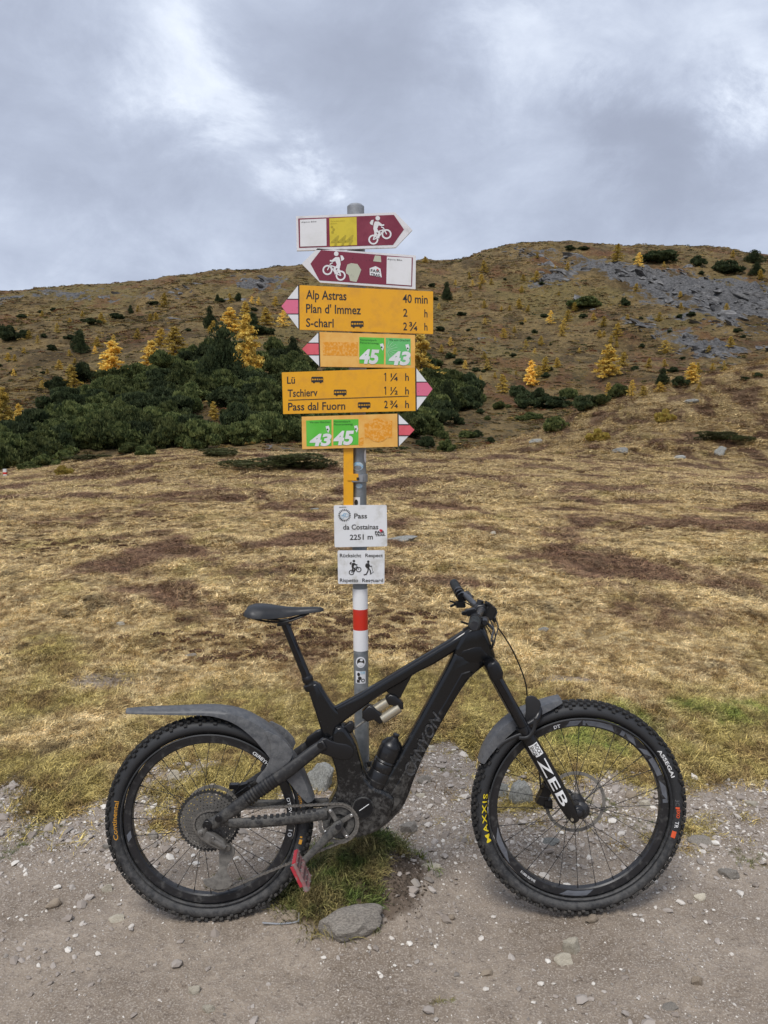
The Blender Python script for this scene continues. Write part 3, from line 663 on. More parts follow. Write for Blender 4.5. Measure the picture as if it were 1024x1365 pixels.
# px, py of the base middle, width and height in px, material, label
ROCKS = [
 (473, 1256, 80, 32, 'stone_grey', 'largest grey stone, long and rounded, lying at the front foot of the grass mound', 12),
 (385, 1230, 26, 15, 'stone_brown', 'small brown stone half sunk beside the bent silver peg', 0),
 (574, 1159, 28, 12, 'stone_pale', 'flat pale stone on the path between the mound and the front wheel', -5),
 (763, 1272, 26, 24, 'stone_pale', 'cream stone standing upright in front of the front wheel', 20),
 (753, 1288, 26, 17, 'stone_pale', 'low cream stone touching the upright one below the front wheel', -10),
 (789, 1233, 19, 14, 'stone_brown', 'tan stone with moss right under the front tyre', 0),
 (973, 1172, 27, 15, 'stone_grey', 'grey wedge stone on the path right of the front wheel', -15),
 (937, 1127, 34, 15, 'stone_grey', 'flat grey slab stone just right of the front tyre', -15),
 (934, 1201, 18, 11, 'stone_pale', 'small pale grey round stone below the grey wedge stone', 0),
 (929, 1316, 16, 17, 'stone_brown', 'brown egg shaped stone low on the right of the path', 0),
 (895, 1348, 24, 9, 'stone_grey', 'thin dark tipped stone chip near the bottom edge of the path', 0),
 (601, 1228, 12, 9, 'stone_brown', 'tiny reddish stone alone between the mound and the front wheel', 0),
 (648, 1304, 18, 13, 'stone_brown', 'tan stone flush with the dirt below the front wheel and left of the cream pair', 20),
 (155, 1231, 22, 12, 'stone_pale', 'buff stone sunk in the dirt left of the rear tyre foot', 0),
 (258, 1326, 17, 13, 'stone_pale', 'pale round stone below the rear wheel on bare dirt', 0),
 (276, 1351, 17, 11, 'stone_pale', 'pale stone flush with the dirt just under the round pale one', 0),
 (142, 1190, 15, 11, 'stone_pale', 'cream pebble stone close against the lower left rear tyre', 0),
 (68, 1213, 22, 16, 'stone_brown', 'tan stone among moss tufts at the left of the path', 30),
 (19, 1134, 0, 0, 'stone_grey', '', 0),
 (231, 1043, 17, 17, 'stone_pale', 'whitish stone seen through the upper part of the rear wheel', 0),
 (203, 1121, 14, 12, 'stone_grey', 'grey round stone seen through the rear wheel left of the hub', 0),
 (141, 1132, 13, 7, 'stone_grey', 'dark flat stone at the left rim of the rear tyre', 0),
 (693, 1072, 32, 36, 'stone_lichen', 'rough pale rock seen through the front wheel left of the fork', 10),
 (670, 1064, 24, 20, 'stone_lichen', 'broken pale rock behind the left side of the front tyre', 50),
 (861, 1079, 16, 15, 'stone_pale', 'whitish stone seen through the front wheel at the right rim', 0),
 (841, 1066, 19, 13, 'stone_brown', 'tan stone left of the whitish one inside the front wheel', 0),
 (735, 1128, 28, 10, 'stone_lichen', 'flat pale stone seen under the front hub', 0),
 (545, 1112, 26, 18, 'stone_grey', 'grey angular stone on the path right of the motor casing', 25),
 (538, 1134, 13, 9, 'stone_grey', 'small grey stone below the angular one near the mound', 0),
 (428, 1056, 40, 40, 'stone_lichen', 'lichen covered rock seen between the rear wheel and the seat tube', 0),
 (574, 1002, 13, 9, 'stone_pale', 'small whitish stone beyond the down tube on the path edge', 0),
 (566, 1045, 20, 12, 'stone_grey', 'grey stone bedded in the path behind the down tube', 0),
 (560, 1064, 14, 8, 'stone_pale', 'pale stone just in front of the bedded grey one', 0),
 (1004, 1075, 18, 9, 'stone_pale', 'pale stone at the right picture edge beyond the front wheel', 0),
 (1000, 1180, 0, 0, 'stone_grey', '', 0),
 (537, 722, 46, 15, 'stone_lichen', 'long lichen grey rock in the meadow right of the pass sign', -12),
 (159, 834, 11, 7, 'stone_pale', 'white stone in the turf left of the saddle', 0),
 (254, 876, 16, 5, 'stone_grey', 'dark flat stone in the turf below and left of the saddle', 0),
 (726, 843, 14, 9, 'stone_lichen', 'grey stone in the turf right of the handlebar', 0),
 (420, 680, 12, 5, 'stone_lichen', 'pale stone in the meadow left of the yellow bracket', 0),
 (658, 713, 8, 6, 'stone_pale', 'small pale stone beside the dark red patch in the meadow', 0),
 (961, 607, 15, 12, 'stone_lichen', 'pale pointed boulder in the rusty bank of the knoll', 0),
 (827, 606, 22, 9, 'stone_lichen', 'flat pale boulder at the foot of the knoll', 0),
 (905, 612, 16, 6, 'stone_lichen', 'low grey boulder in the hollow under the knoll', 0),
 (782, 541, 30, 7, 'stone_lichen', 'low grey outcrop on the crest of the knoll', -8),
 (715, 592, 18, 7, 'stone_lichen', 'grey rock at the lower left end of the knoll', 0),
 (920, 537, 20, 5, 'stone_lichen', 'thin grey outcrop in the grass of the knoll', 0),
]
for i, (px, py, wp, hp, mt, lab, rz) in enumerate(ROCKS):
    if not wp: continue
    p = hit(px, py, 1.5 if py > 640 else 36); dep = p.y*cp-(p.z-CH)*sp; k = dep/FPX
    near = p.y < 30
    bx = [max(v.co[q] for v in rock_variants[mt][i % 3].vertices)-min(v.co[q] for v in rock_variants[mt][i % 3].vertices) for q in range(3)]
    me_ = rock_variants[mt][i % 3] if i else stone_mesh('rock', mt, 4, 5, .7, .30, 1.0, .36, .46)
    o = obj('rock' if p.y < 20 else 'boulder', me_); sx = wp*k/bx[0]; zv = max(hp-(.26 if i else .16)*wp, .38*hp)*k/.87 if near else hp*k; sz = zv*1.5/bx[2]
    yo = wp*k*.25 if near else 0; o.scale = (sx, sx*(.62 if i else .48)*bx[0]/bx[1], sz); o.location = (p.x, p.y+yo, Hs(p.x, p.y+yo)+zv*.25); o.rotation_euler = (0, R(random.uniform(-6, 6)), R(rz))
    tag(o, lab, 'rock' if p.y < 20 else 'boulder')

# separate taller tussocks and rusty dwarf heath cushions in the turf
X, Y = pts_in_view(5200, 3.3, 26, 1.25); q = (fbm(X+21, Y, 1.1, 3) > -.02) & (dirtmask(X, Y) < .75) & (mound(X, Y) < .01); X, Y = X[q], Y[q]; k = len(X)
s_ = rng.uniform(.45, 1.15, k)*(.75+.5*sstep(Y, 6, 20))
scatter('grass_tussocks', np.stack([X, Y, H(X, Y)-.004], -1), np.stack([rng.uniform(-.2, .2, k), rng.uniform(-.2, .2, k), rng.uniform(0, 6.28, k)], -1), np.stack([s_, s_, s_*rng.uniform(.5, .95, k)], -1), rng.integers(0, 3, k),
        proto_collection('tussock grass protos', tus), dict(kind='stuff', label='bushier dry grass tussocks in the meadow', category='grass'))
# heath tussocks and crags on the far slope, real relief for the brown mountainside
def cluster_mesh(name, mat, seed, n=46, flat=.7):
    r = random.Random(seed); mb = MB()
    for _ in range(n):
        d = Vector((r.gauss(0, 1), r.gauss(0, 1), abs(r.gauss(0, .8)))).normalized(); p = Vector((d.x*.42, d.y*.42, d.z*.34*flat)); s_ = r.uniform(.12, .24); sd = Vector((r.gauss(0, 1), r.gauss(0, 1), r.gauss(0, .3))).normalized()*s_*.6
        mb.add([p-sd, p+sd, p+Vector((d.x*.3, d.y*.3, .9)).normalized()*s_], [(0, 1, 2)])
    return mb.build(name, mat, smooth=0)
hp = proto_collection('heath protos', [cluster_mesh(f'tussock_{i}', 'heath', 200+i) for i in range(4)])
n = 52000; Y = 84*(640/84)**rng.random(n); Y = np.where(rng.random(n) < .5, Y, 88+(600-88)*rng.random(n)); X = (rng.random(n)*2-1)*.56*Y
mk = rockmask(X, Y)[0]; cl = fbm(X, Y*.5, 22, 4)
kp = (mk+.5*fbm(X, Y*.5, 9, 3) < .6) & (rng.random(n) < .25+.75*sstep(cl, -.25, .35)); X, Y = X[kp], Y[kp]; k = len(X)
s_ = rng.uniform(.35, 1.0, k)*np.clip(.5+Y/260, .6, 1.9)*np.exp(rng.normal(0, .25, k))
scatter('heath', np.stack([X, Y, H(X, Y)-.04], -1), np.stack([X*0, X*0, rng.uniform(0, 6.28, k)], -1), np.stack([s_*1.5, s_*1.5, s_*.7], -1), rng.integers(0, 4, k),
        hp, dict(kind='stuff', label='low rusty heath and tussocks over the mountainside', category='heath'))
cp_ = proto_collection('crag protos', [obj(f'crag_{i}', stone_mesh('crag', 'crag', 2, 300+i, .8, .5)) for i in range(4)])
n = 17000; Y = 160+rng.random(n)*450; X = (rng.random(n)*2-1)*.58*Y; mk = rockmask(X, Y)[0]
kp = (mk+.9*fbm(X, Y*.5, 14, 4) > .56+.3*rng.random(n)) & (rng.random(n) < .8); X, Y = X[kp], Y[kp]; k = len(X)
s_ = np.clip(2.4*np.exp(rng.normal(0, .6, k)), .7, 9.0)
scatter('scree', np.stack([X, Y, H(X, Y)-s_*.15], -1), np.stack([rng.uniform(-.3, .3, k), rng.uniform(.1, .6, k), rng.uniform(-.5, .5, k)], -1), np.stack([s_*1.6, s_*.8, s_*rng.uniform(.4, .9, k)], -1), rng.integers(0, 4, k),
        cp_, dict(kind='stuff', label='grey broken rock and scree on the mountainside', category='scree'))

hm = proto_collection('cushion protos', [cluster_mesh(f'cushion_{i}', 'rust_heath', 240+i, 60, .5) for i in range(3)])
X, Y = pts_in_view(60000, 5.5, 46, 1.15); f_ = fbm(X+40, Y, 2.2, 4); q = (f_ > .22) & (rng.random(60000) < sstep(f_, .20, .50)*.8) & (dirtmask(X, Y) < .3); X, Y = X[q], Y[q]; k = len(X)
s_ = rng.uniform(.05, .13, k)*(.8+.7*sstep(Y, 8, 30))
scatter('dwarf_heath', np.stack([X, Y, H(X, Y)], -1), np.stack([X*0, X*0, rng.uniform(0, 6.28, k)], -1), np.stack([s_*1.3, s_*1.3, s_*.8], -1), rng.integers(0, 3, k),
        hm, dict(kind='stuff', label='rust red dwarf heath cushions in patches in the meadow', category='heath'))

X = .02+rng.normal(0, .08, 1500); Y = 2.66+rng.normal(0, .10, 1500); q = (mound(X, Y) > .025) & (X > -.05); X, Y = X[q], Y[q]; k = len(X); s_ = np.clip(.0045*np.exp(rng.normal(0, .5, k)), .0025, .013)
scatter('soil_crumbs', np.stack([X, Y, H(X, Y)+s_*.1], -1), rng.uniform(0, 6.28, (k, 3))*np.array([.1, .1, 1]), np.stack([s_, s_, s_], -1), rng.integers(0, 3, k),
        proto_collection('crumb protos', [obj(f'crumb_{i}', stone_mesh('crumb', 'soil', 1, 400+i, .8, .5)) for i in range(3)]), dict(kind='stuff', label='dark crumbs of bare soil on the right side of the mound', category='soil'))

# ------------------------------------------------------------------ trees and shrubs
def larch_meshes(seed, mat, n=1500, wide=.27, gap=.25):
    """unit height larch: slim trunk and layered, slightly drooping boughs of needle sprays"""
    r = random.Random(seed); mb = MB()
    lean = r.uniform(-.03, .03)
    mb2 = MB(); mb2.tube([(0, 0, -.05), (lean*.5, 0, .5), (lean, 0, .97)], [.016, .010, .002], 6)
    boughs = []
    for i in range(74):
        h = .06+.92*(i/74)**.92; a = r.uniform(0, 6.283)
        L = wide*(1-h)**.72*r.uniform(.55, 1.15)*(1 if h > .16 else .75+h)+.015
        if r.random() < gap*.6: L *= .5
        boughs.append((h, a, L))
    for (h, a, L) in boughs:
        d = Vector((math.cos(a), math.sin(a), r.uniform(-.30, .12)))
        mb2.tube([Vector((lean*h, 0, h)), Vector((lean*h, 0, h))+d*L*.9], [.0035, .001], 3)
        for _ in range(int(n/74*(.35+L/wide*1.2))):
            t = r.random()**.6; p = Vector((lean*h, 0, h))+d*L*t+Vector((r.gauss(0, .016), r.gauss(0, .016), r.gauss(-.010, .014)))
            s = r.uniform(.017, .036); q = Vector((r.gauss(0, 1), r.gauss(0, 1), r.gauss(0, .7))).normalized(); u = q.orthogonal().normalized(); v = q.cross(u)
            th = r.uniform(0, 6.28)
            mb.add([p+(u*math.cos(th+k)+v*math.sin(th+k))*s*f for k, f in ((0, 1.2), (2.1, .7), (4.2, .8))], [(0, 1, 2)])
    def fin(m_, name, mt):
        me = bpy.data.meshes.new(name); me.from_pydata(m_.v, [], m_.f); me.materials.append(M[mt]); return me
    return fin(mb, 'crown', mat), fin(mb2, 'trunk', 'bark')
def bush_mesh(seed, mat, n=2600, up=.5, w=1.0, lumps=9, cone=False, spray=.06):
    """unit high, unit wide clumped crown of small upright needle sprays"""
    r = random.Random(seed); mb = MB(); cs = []
    for i in range(lumps):
        if cone:
            h = r.uniform(.08, .80); rr = .40*(1-h*.82)**.8; a = r.uniform(0, 6.28); q = r.uniform(0, .75)
            cs.append((Vector((math.cos(a)*rr*q, math.sin(a)*rr*q, h)), r.uniform(.13, .22)*(1.15-h*.6)))
        else:
            a = r.uniform(0, 6.28); q = r.uniform(0, .42)
            cs.append((Vector((math.cos(a)*q, math.sin(a)*q, r.uniform(.12, .80)*(1-q*1.1))), r.uniform(.09, .19)))
    if cone: cs.append((Vector((0, 0, .88)), .09))
    tot = sum(c[1]**2 for c in cs)
    for c, rad_ in cs:
        for _ in range(int(n*rad_**2/tot)):
            d = Vector((r.gauss(0, 1), r.gauss(0, 1), r.gauss(.25, 1))).normalized()
            p = c+d*rad_*r.uniform(.78, 1.06)
            if p.z < 0: p.z = r.uniform(0, .06)
            g = (d*(1-up)+Vector((r.gauss(0, .25), r.gauss(0, .25), up+.3))).normalized(); s = spray*r.uniform(.6, 1.3)
            sd = g.orthogonal(); sd.rotate(Matrix.Rotation(r.uniform(0, 6.28), 3, g)); sd = sd.normalized()*s*.34
            mb.add([p-sd, p+sd, p+g*s+sd*.3], [(0, 1, 2)])
            sd2 = sd.cross(g); mb.add([p-sd2, p+sd2, p+g*s*.9], [(0, 1, 2)])
    me = bpy.data.meshes.new('crown'); me.from_pydata([(x*w, y*w, z) for x, y, z in mb.v], [], mb.f); me.materials.append(M[mat]); return me
LARCH = [larch_meshes(11+i, 'larch_gold', 3300, .27 if i < 2 else .33) for i in range(3)]
PALE = [larch_meshes(31+i, 'larch_pale', 2200, .28) for i in range(2)]
SMALL = [larch_meshes(51+i, 'larch_gold', 1100, .30) for i in range(2)]
PINE = [bush_mesh(61+i, 'pine_dark', 4200, .6, 1, 26, True, .045) for i in range(3)]
SHRUB = [bush_mesh(71+i, 'pine_green', 3000, .85, 1, 24+i*4, False, .12) for i in range(5)]
DSHRUB = [bush_mesh(81+i, 'pine_dark', 2000, .8, 1, 20, False, .11) for i in range(2)]
YBUSH = [bush_mesh(91+i, 'bush_yellow', 1500, .85, 1, 16, False, .15) for i in range(2)]
JUN = [bush_mesh(95+i, 'juniper', 3200, .45, 1, 16, False, .05) for i in range(2)]
trunk_small = MB(); trunk_small.tube([(0, 0, -.06), (0, 0, .75)], [.03, .008], 6)
_tm = bpy.data.meshes.new('trunk'); _tm.from_pydata(trunk_small.v, [], trunk_small.f); _tm.materials.append(M['bark'])

def plant(name, px, py, hpx, wpx, crown, trunk, label, cat, group=None, ymin=30, sink=.03, natw=.55):
    p = hit(px, py, ymin); dep = p.y*cp-(p.z-CH)*sp; k = dep/FPX
    h = hpx*k*1.02; sx = (wpx*k/natw) if wpx else h
    rz = random.uniform(0, 6.28)
    if trunk is None:
        o = obj(name, crown)
    else:
        o = empty(name)
        for nm, me_ in (('crown', crown), ('trunk', trunk)):
            c = obj(nm, me_); c.parent = o
    o.location = (p.x, p.y, p.z-sink*h); o.scale = (sx, sx, h); o.rotation_euler = (0, 0, rz)
    tag(o, label, cat, group); return o
LAND = [(152, 480, 'the ragged golden larch on the left'), (98, 500, 'the pale open larch'), (108, 455, 'the rounded stone pine on the left'), (15, 550, 'the orange edge larch'), (280, 422, 'the columnar pine on the left slope'),
        (219, 400, 'the larch near the left ridge'), (329, 460, 'the tallest leaning larch'), (370, 425, 'the signpost red tips'), (596, 388, 'the columnar pine beside the signs'), (811, 480, 'the largest golden larch'),
        (708, 498, 'the slender golden larch'), (748, 425, 'the three slope larches'), (886, 460, 'the orange larch under the cliff'), (923, 498, 'the orange round larch'), (823, 338, 'the skyline larch'),
        (597, 528, 'the conical pine beside the signs'), (741, 562, 'the lone bush on the knoll'), (645, 356, 'the larch on the hill shoulder'), (781, 400, 'the dark patch under the cliffs'), (10, 444, 'the bush mass at the left edge'),
        (720, 372, 'the small upper scree'), (930, 395, 'the big grey rock face'), (640, 440, 'the brown gully in mid slope'), (980, 345, 'the skyline pines on the right'), (180, 440, 'the left grey scree')]
_used = set()
def auto_label(base, px, py, h):
    sz = 'tiny' if h < 5.5 else 'small' if h < 9 else 'middling' if h < 13 else 'large'
    for (lx, ly, nm) in sorted(LAND, key=lambda q: math.hypot(q[0]-px, (q[1]-py)*1.3)):
        dx, dy = px-lx, py-6-ly; far_w = 'far ' if math.hypot(dx, dy) > 70 else 'close ' if math.hypot(dx, dy) < 28 else ''
        if abs(dx) > 2*abs(dy): d = 'right of' if dx > 0 else 'left of'
        elif abs(dy) > 2*abs(dx): d = 'below' if dy > 0 else 'above'
        else: d = ('below and ' if dy > 0 else 'above and ')+('right of' if dx > 0 else 'left of')
        for q in ((sz+' '+base+' '+far_w+d+' '+nm),):
            if q not in _used and len(q.split()) <= 16: _used.add(q); return q
    return sz+' '+base
G1 = 'yellow larches on the far slope'
def larch(px, py, h, label=None, w=None, kind='g', group=None, ymin=60):
    cr, tr = random.choice(LARCH if (kind == 'g' and h > 24) else PALE if kind == 'p' else SMALL)
    return plant('larch_tree', px, py, h, w, cr, tr, label, 'tree', group, ymin, .02, .47)
# (px, base py, height px, width px, kind, label)
for a in [
 (152, 505, 50, 42, 'g', 'bright golden larch with ragged crown on the left of the pine thicket'),
 (5, 580, 64, 36, 'g', 'tall orange larch cut by the left picture edge above the marker post'),
 (26, 572, 34, 20, 'g', 'shorter greenish gold larch just right of the edge larch'),
 (98, 520, 34, 24, 'p', 'pale open larch standing in the dark bushes left of the thicket'),
 (203, 492, 38, 34, 'g', 'broad golden larch at the upper edge of the thicket beside the bushy pair'),
 (234, 474, 38, 38, 'p', 'greenish yellow broad larch above the golden one on the thicket edge'),
 (215, 462, 24, 22, 'p', 'dull yellow larch behind the greenish broad one'),
 (308, 446, 36, 30, 'g', 'golden larch top rising over the tall dark stone pine'),
 (329, 504, 84, 42, 'g', 'tallest golden larch, leaning on the big dark stone pine'),
 (285, 561, 26, 17, 'g', 'small bright golden larch alone in the middle of the thicket'),
 (219, 410, 20, 14, 'p', 'single larch near the left ridge above the grey scree'),
 (355, 434, 24, 22, 'p', 'yellow larch left of the red signpost tips'),
 (378, 436, 22, 20, 'g', 'yellow larch touching the tip of the uppermost yellow sign'),
 (327, 424, 22, 18, 'p', 'yellow green larch above the tallest golden larch'),
 (811, 503, 44, 38, 'g', 'largest golden larch on the right slope, wide and conical'),
 (708, 515, 34, 20, 'g', 'slender golden larch left of the largest one on the right slope'),
 (727, 497, 21, 15, 'p', 'pale golden larch between the slender and the largest right slope larch'),
 (923, 512, 28, 25, 'g', 'orange gold round larch behind the crest of the knoll'),
 (886, 471, 18, 20, 'g', 'small orange larch alone below the grey rock face'),
 (823, 449, 19, 15, 'p', 'yellow larch upslope of the largest golden larch'),
 (830, 489, 20, 17, 'p', 'greenish larch tucked behind the right side of the largest golden larch'),
 (734, 433, 19, 13, 'g', 'upper left golden larch of the three in the middle of the right slope'),
 (752, 440, 16, 14, 'g', 'lower golden larch of the three in the middle of the right slope'),
 (757, 429, 16, 13, 'p', 'paler golden larch of the three in the middle of the right slope'),
 (649, 495, 17, 11, 'g', 'little yellow larch right of the uppermost yellow sign'),
 (823, 349, 24, 18, 'p', 'dull gold larch standing on the right skyline'),
 (851, 356, 18, 14, 'g', 'gold larch just right of the skyline larch'),
 (670, 524, 26, 18, 'p', 'faded larch left of the slender golden one in the valley'),
 (842, 529, 22, 14, 'g', 'gold larch in the dark bushes below the largest larch'),
 (857, 529, 15, 15, 'p', 'green yellow larch right of the gold one in the dark bushes'),
 (880, 523, 14, 16, 'p', 'low pale larch between the dark bushes on the knoll crest'),
 (812, 530, 20, 14, 'p', 'olive yellow larch left of the dark bushy pine in the valley'),
 (965, 496, 15, 9, 'g', 'small gold larch close behind the knoll crest on the right'),
 (931, 498, 15, 9, 'p', 'thin gold larch above the orange round one'),
 (562, 508, 62, 44, 'g', 'wide orange larch half hidden behind the green number sign'),
 (645, 364, 17, 12, 'p', 'dull yellow larch high on the left shoulder of the right hill'),
 (977, 344, 10, 8, 'p', 'bare pale larch on the right skyline near the dark pines'),
 (567, 351, 9, 9, 'p', 'tiny pale tree on the saddle right of the maroon signs'),
 (798, 338, 0, 0, 'p', ''),
]:
    if a[2]: larch(a[0], a[1], a[2], a[5], a[3], a[4])
for (px, py, h) in [(76, 444, 13), (39, 452, 12), (51, 458, 11), (152, 461, 15), (18, 502, 10), (307, 403, 11), (336, 406, 11), (345, 408, 12), (367, 408, 13), (234, 480, 9), (56, 519, 12),
                    (110, 423, 9), (127, 472, 11), (184, 416, 9), (701, 465, 12), (721, 461, 13), (646, 433, 9), (601, 462, 12), (620, 492, 12), (814, 458, 10), (713, 472, 8), (772, 471, 7),
                    (626, 372, 9), (695, 391, 7), (716, 345, 8), (690, 407, 6), (627, 396, 8), (588, 470, 11), (640, 512, 11), (660, 505, 8), (585, 412, 8), (607, 381, 8), (640, 386, 8), (655, 380, 9),
                    (630, 382, 9), (700, 430, 6), (745, 395, 6), (688, 500, 6), (660, 455, 6), (885, 356, 7), (740, 360, 6)]:
    larch(px, py, h, auto_label('yellow larch', px, py, h), h*.75, random.choice('gp'), G1)

rr = random.Random(17)
for _ in range(74):
    px, py = (rr.uniform(0, 372), rr.uniform(412, 505)) if rr.random() < .4 else (rr.uniform(580, 1015), rr.uniform(362, 528))
    if rockmask(*[np.array([q]) for q in hit(px, py, 60)[:2]])[0][0] > .8: continue
    h = rr.uniform(6, 15); larch(px, py, h, auto_label('pale yellow larch', px, py, h), h*.85, 'p', G1)
def pine(px, py, h, w, label, group=None, ymin=60):
    return plant('stone_pine', px, py, h, w, random.choice(PINE), _tm, label, 'tree', group, ymin, .03, .80)
for a in [
 (297, 518, 90, 62, 'tallest dark stone pine in the middle of the thicket beside the leaning larch'),
 (280, 439, 32, 19, 'dark columnar stone pine alone on the left mountainside'),
 (108, 471, 32, 28, 'dark rounded stone pine left of the golden larches'),
 (174, 418, 12, 9, 'small dark pine high on the left slope under the ridge'),
 (336, 436, 20, 22, 'dark pine between the golden larches near the maroon sign tips'),
 (290, 402, 10, 8, 'tiny dark pine on the left ridge flank'),
 (318, 402, 12, 14, 'round dark pine near the left ridge rocks'),
 (82, 553, 33, 20, 'upright dark pine at the left end of the thicket'),
 (596, 400, 25, 16, 'dark columnar pine right of the uppermost yellow sign'),
 (597, 552, 48, 34, 'dark conical pine right of the middle yellow arrow sign'),
 (884, 514, 24, 21, 'dark pine between two golden larches on the right slope'),
 (1005, 351, 18, 26, 'dark spreading pine on the skyline at the right edge'),
 (1008, 368, 18, 20, 'dark pine just below the skyline pine at the right edge'),
 (390, 478, 30, 24, 'dark pine behind the left tips of the yellow signs'),
]: pine(*a)
def shrub(px, py, h, w, label, group=None, ymin=60, kind='g'):
    me_ = random.choice(DSHRUB if kind == 'd' else SHRUB)
    return plant('mountain_pine', px, py, h, w, me_, None, label, 'shrub', group, ymin, .05, .95)
for a in [
 (906, 517, 17, 22, 'dark round mountain pine bush right of the dark pine on the slope', 'd'),
 (741, 575, 24, 32, 'dark mountain pine bush alone on the near knoll', 'g'),
 (968, 366, 20, 42, 'wide dark pine bush patch hanging over the grey rock face', 'd'),
 (931, 355, 17, 22, 'dark pine bush left of the wide patch above the rock face', 'd'),
 (880, 350, 17, 56, 'long dark mountain pine belt on the right skyline', 'd'),
 (760, 334, 8, 16, 'flat dark bush on the crown of the right hill', 'd'),
 (777, 334, 6, 16, 'lower dark bush beside the flat one on the hill crown', 'd'),
 (781, 409, 18, 44, 'wide green juniper like patch under the grey cliffs', 'g'),
 (823, 530, 26, 26, 'dense green mountain pine below the largest golden larch', 'g'),
 (740, 545, 20, 60, 'broad belt of dark mountain pine in the valley behind the knoll', 'd'),
 (700, 545, 24, 34, 'dark mountain pine bush left of the valley belt', 'd'),
 (780, 548, 24, 40, 'dark mountain pine bush right of the valley belt', 'd'),
 (705, 560, 12, 36, 'flat light green bush below the valley belt', 'g'),
 (596, 602, 20, 24, 'green mountain pine bush right of the lowest sign tip', 'g'),
 (622, 584, 14, 26, 'low green bush above the one at the lowest sign tip', 'g'),
 (620, 524, 24, 26, 'dark bush right of the dark conical pine', 'd'),
 (10, 456, 24, 28, 'dark bush mass at the left picture edge on the slope', 'd'),
 (33, 452, 13, 18, 'dark bush beside the edge mass on the left slope', 'd'),
 (70, 468, 10, 15, 'single round dark bush on the left slope', 'd'),
 (122, 432, 9, 26, 'flat dark bush on the grey scree of the left slope', 'd'),
 (155, 424, 8, 20, 'flat dark bush below the small pine near the left ridge', 'd'),
 (345, 446, 14, 38, 'dark bush strip below the golden larches by the sign tips', 'd'),
 (112, 510, 30, 40, 'dark bushes in front of the pale open larch', 'd'),
 (80, 522, 24, 34, 'dark bush left of the pale open larch', 'd'),
 (204, 407, 6, 18, 'flat dark bush near the left ridge', 'd'),
 (295, 404, 6, 10, 'small dark bush on the left ridge flank', 'd'),
]: shrub(a[0], a[1], a[2], a[3], a[4], None, 60 if a[0] != 741 else 45, a[5])
GT = 'mountain pine bushes forming the dense thicket'
def zone_label(px, py):
    z_ = [('left end of the thicket above the white marker post', px < 60), ('upper left fringe of the thicket below the pale open larch', px < 150 and py < 560), ('lower left thicket above the yellow willow bush', px < 150),
          ('thicket top below the ragged golden larches', px < 250 and py < 540), ('thicket left of the small bright golden larch', px < 268), ('thicket right around the foot of the tall dark stone pine', py < 548 and px < 345),
          ('thicket just below the small bright golden larch', px < 345), ('thicket close left of the yellow signs upper half', px < 405 and py < 530), ('thicket close left of the lower yellow signs', px < 405),
          ('thicket right of the signs below the orange larch', px > 540 and True), ('thicket directly behind the yellow signs', True)]
    nm = [a for a, c in z_ if c][0]
    return 'dark pine bush, '+nm, 'mountain pines, '+nm
top = [(0, 588), (40, 572), (80, 545), (130, 525), (170, 508), (200, 500), (250, 478), (290, 468), (340, 462), (380, 468), (430, 478), (470, 480), (520, 486), (575, 486), (600, 508), (630, 520)]
bot = [(0, 624), (45, 618), (90, 602), (150, 600), (220, 604), (300, 598), (380, 590), (470, 585), (560, 585), (600, 560), (640, 530)]
def inter(t, x): return float(np.interp(x, [q[0] for q in t], [q[1] for q in t]))
cnt = 0; pts = []
while cnt < 215:
    px = random.uniform(-30, 628); a, b = inter(top, px), inter(bot, px); py = a+(b-a)*random.random()**.8
    s_ = 16+14*(py-460)/140
    if any(abs(px-q[0]) < s_*.55 and abs(py-q[1]) < s_*.22 for q in pts): 
        if random.random() < .93: continue
    if abs(px-285) < 17 and 548 < py < 584: continue
    pts.append((px, py)); cnt += 1
    shrub(px, py, s_*random.uniform(1.0, 1.6), s_*random.uniform(1.6, 2.3), *zone_label(px, py), 55, 'g' if random.random() < .8 else 'd')
for (px, py, lab) in [(60, 622, 'low pine bush left of the yellow willow bush at the thicket front'), (85, 615, 'low pine bush directly behind the yellow willow bush'), (65, 606, 'low pine bush second row left behind the yellow willow bush'), (20, 622, 'low pine bush just right above the red white marker post'),
                      (175, 603, 'left bush of the close pair at the thicket foot'), (195, 608, 'right bush of the close pair at the thicket foot'), (40, 628, 'frontmost low pine bush between marker post and yellow willow bush'), (10, 610, 'low pine bush above the red white marker post')]:
    shrub(px, py, random.uniform(13, 20), random.uniform(26, 40), lab, 'bushes at the front of the thicket', 45)
GV = 'scattered dark bushes in the valley right of the post'
for (px, py, h, w) in [(560, 560, 30, 50), (575, 575, 22, 36), (590, 585, 16, 22), (568, 596, 18, 26), (612, 566, 12, 16), (637, 583, 12, 14), (655, 590, 9, 12), (640, 552, 8, 12), (578, 520, 24, 40), (596, 508, 20, 30), (625, 545, 12, 20),
                       (668, 545, 12, 22), (690, 530, 18, 28), (720, 535, 20, 26), (760, 530, 18, 26), (800, 540, 20, 26), (650, 560, 7, 10), (612, 486, 9, 16), (634, 496, 7, 12), (600, 478, 9, 14)]:
    shrub(px, py, h, w, auto_label('dark bush', px, py, h), GV, 55, random.choice('gd'))
GF = 'small dark bushes dotted over the mountainside'
rr = random.Random(5)
for _ in range(64):
    px, py = (rr.uniform(0, 370), rr.uniform(412, 500)) if rr.random() < .4 else (rr.uniform(575, 1010), rr.uniform(365, 530))
    if rockmask(*[np.array([q]) for q in hit(px, py, 60)[:2]])[0][0] > .7: continue
    h = rr.uniform(3, 8); shrub(px, py, h, h*rr.uniform(1.2, 2.2), auto_label('dark bush', px, py, h), GF, 60, 'd')
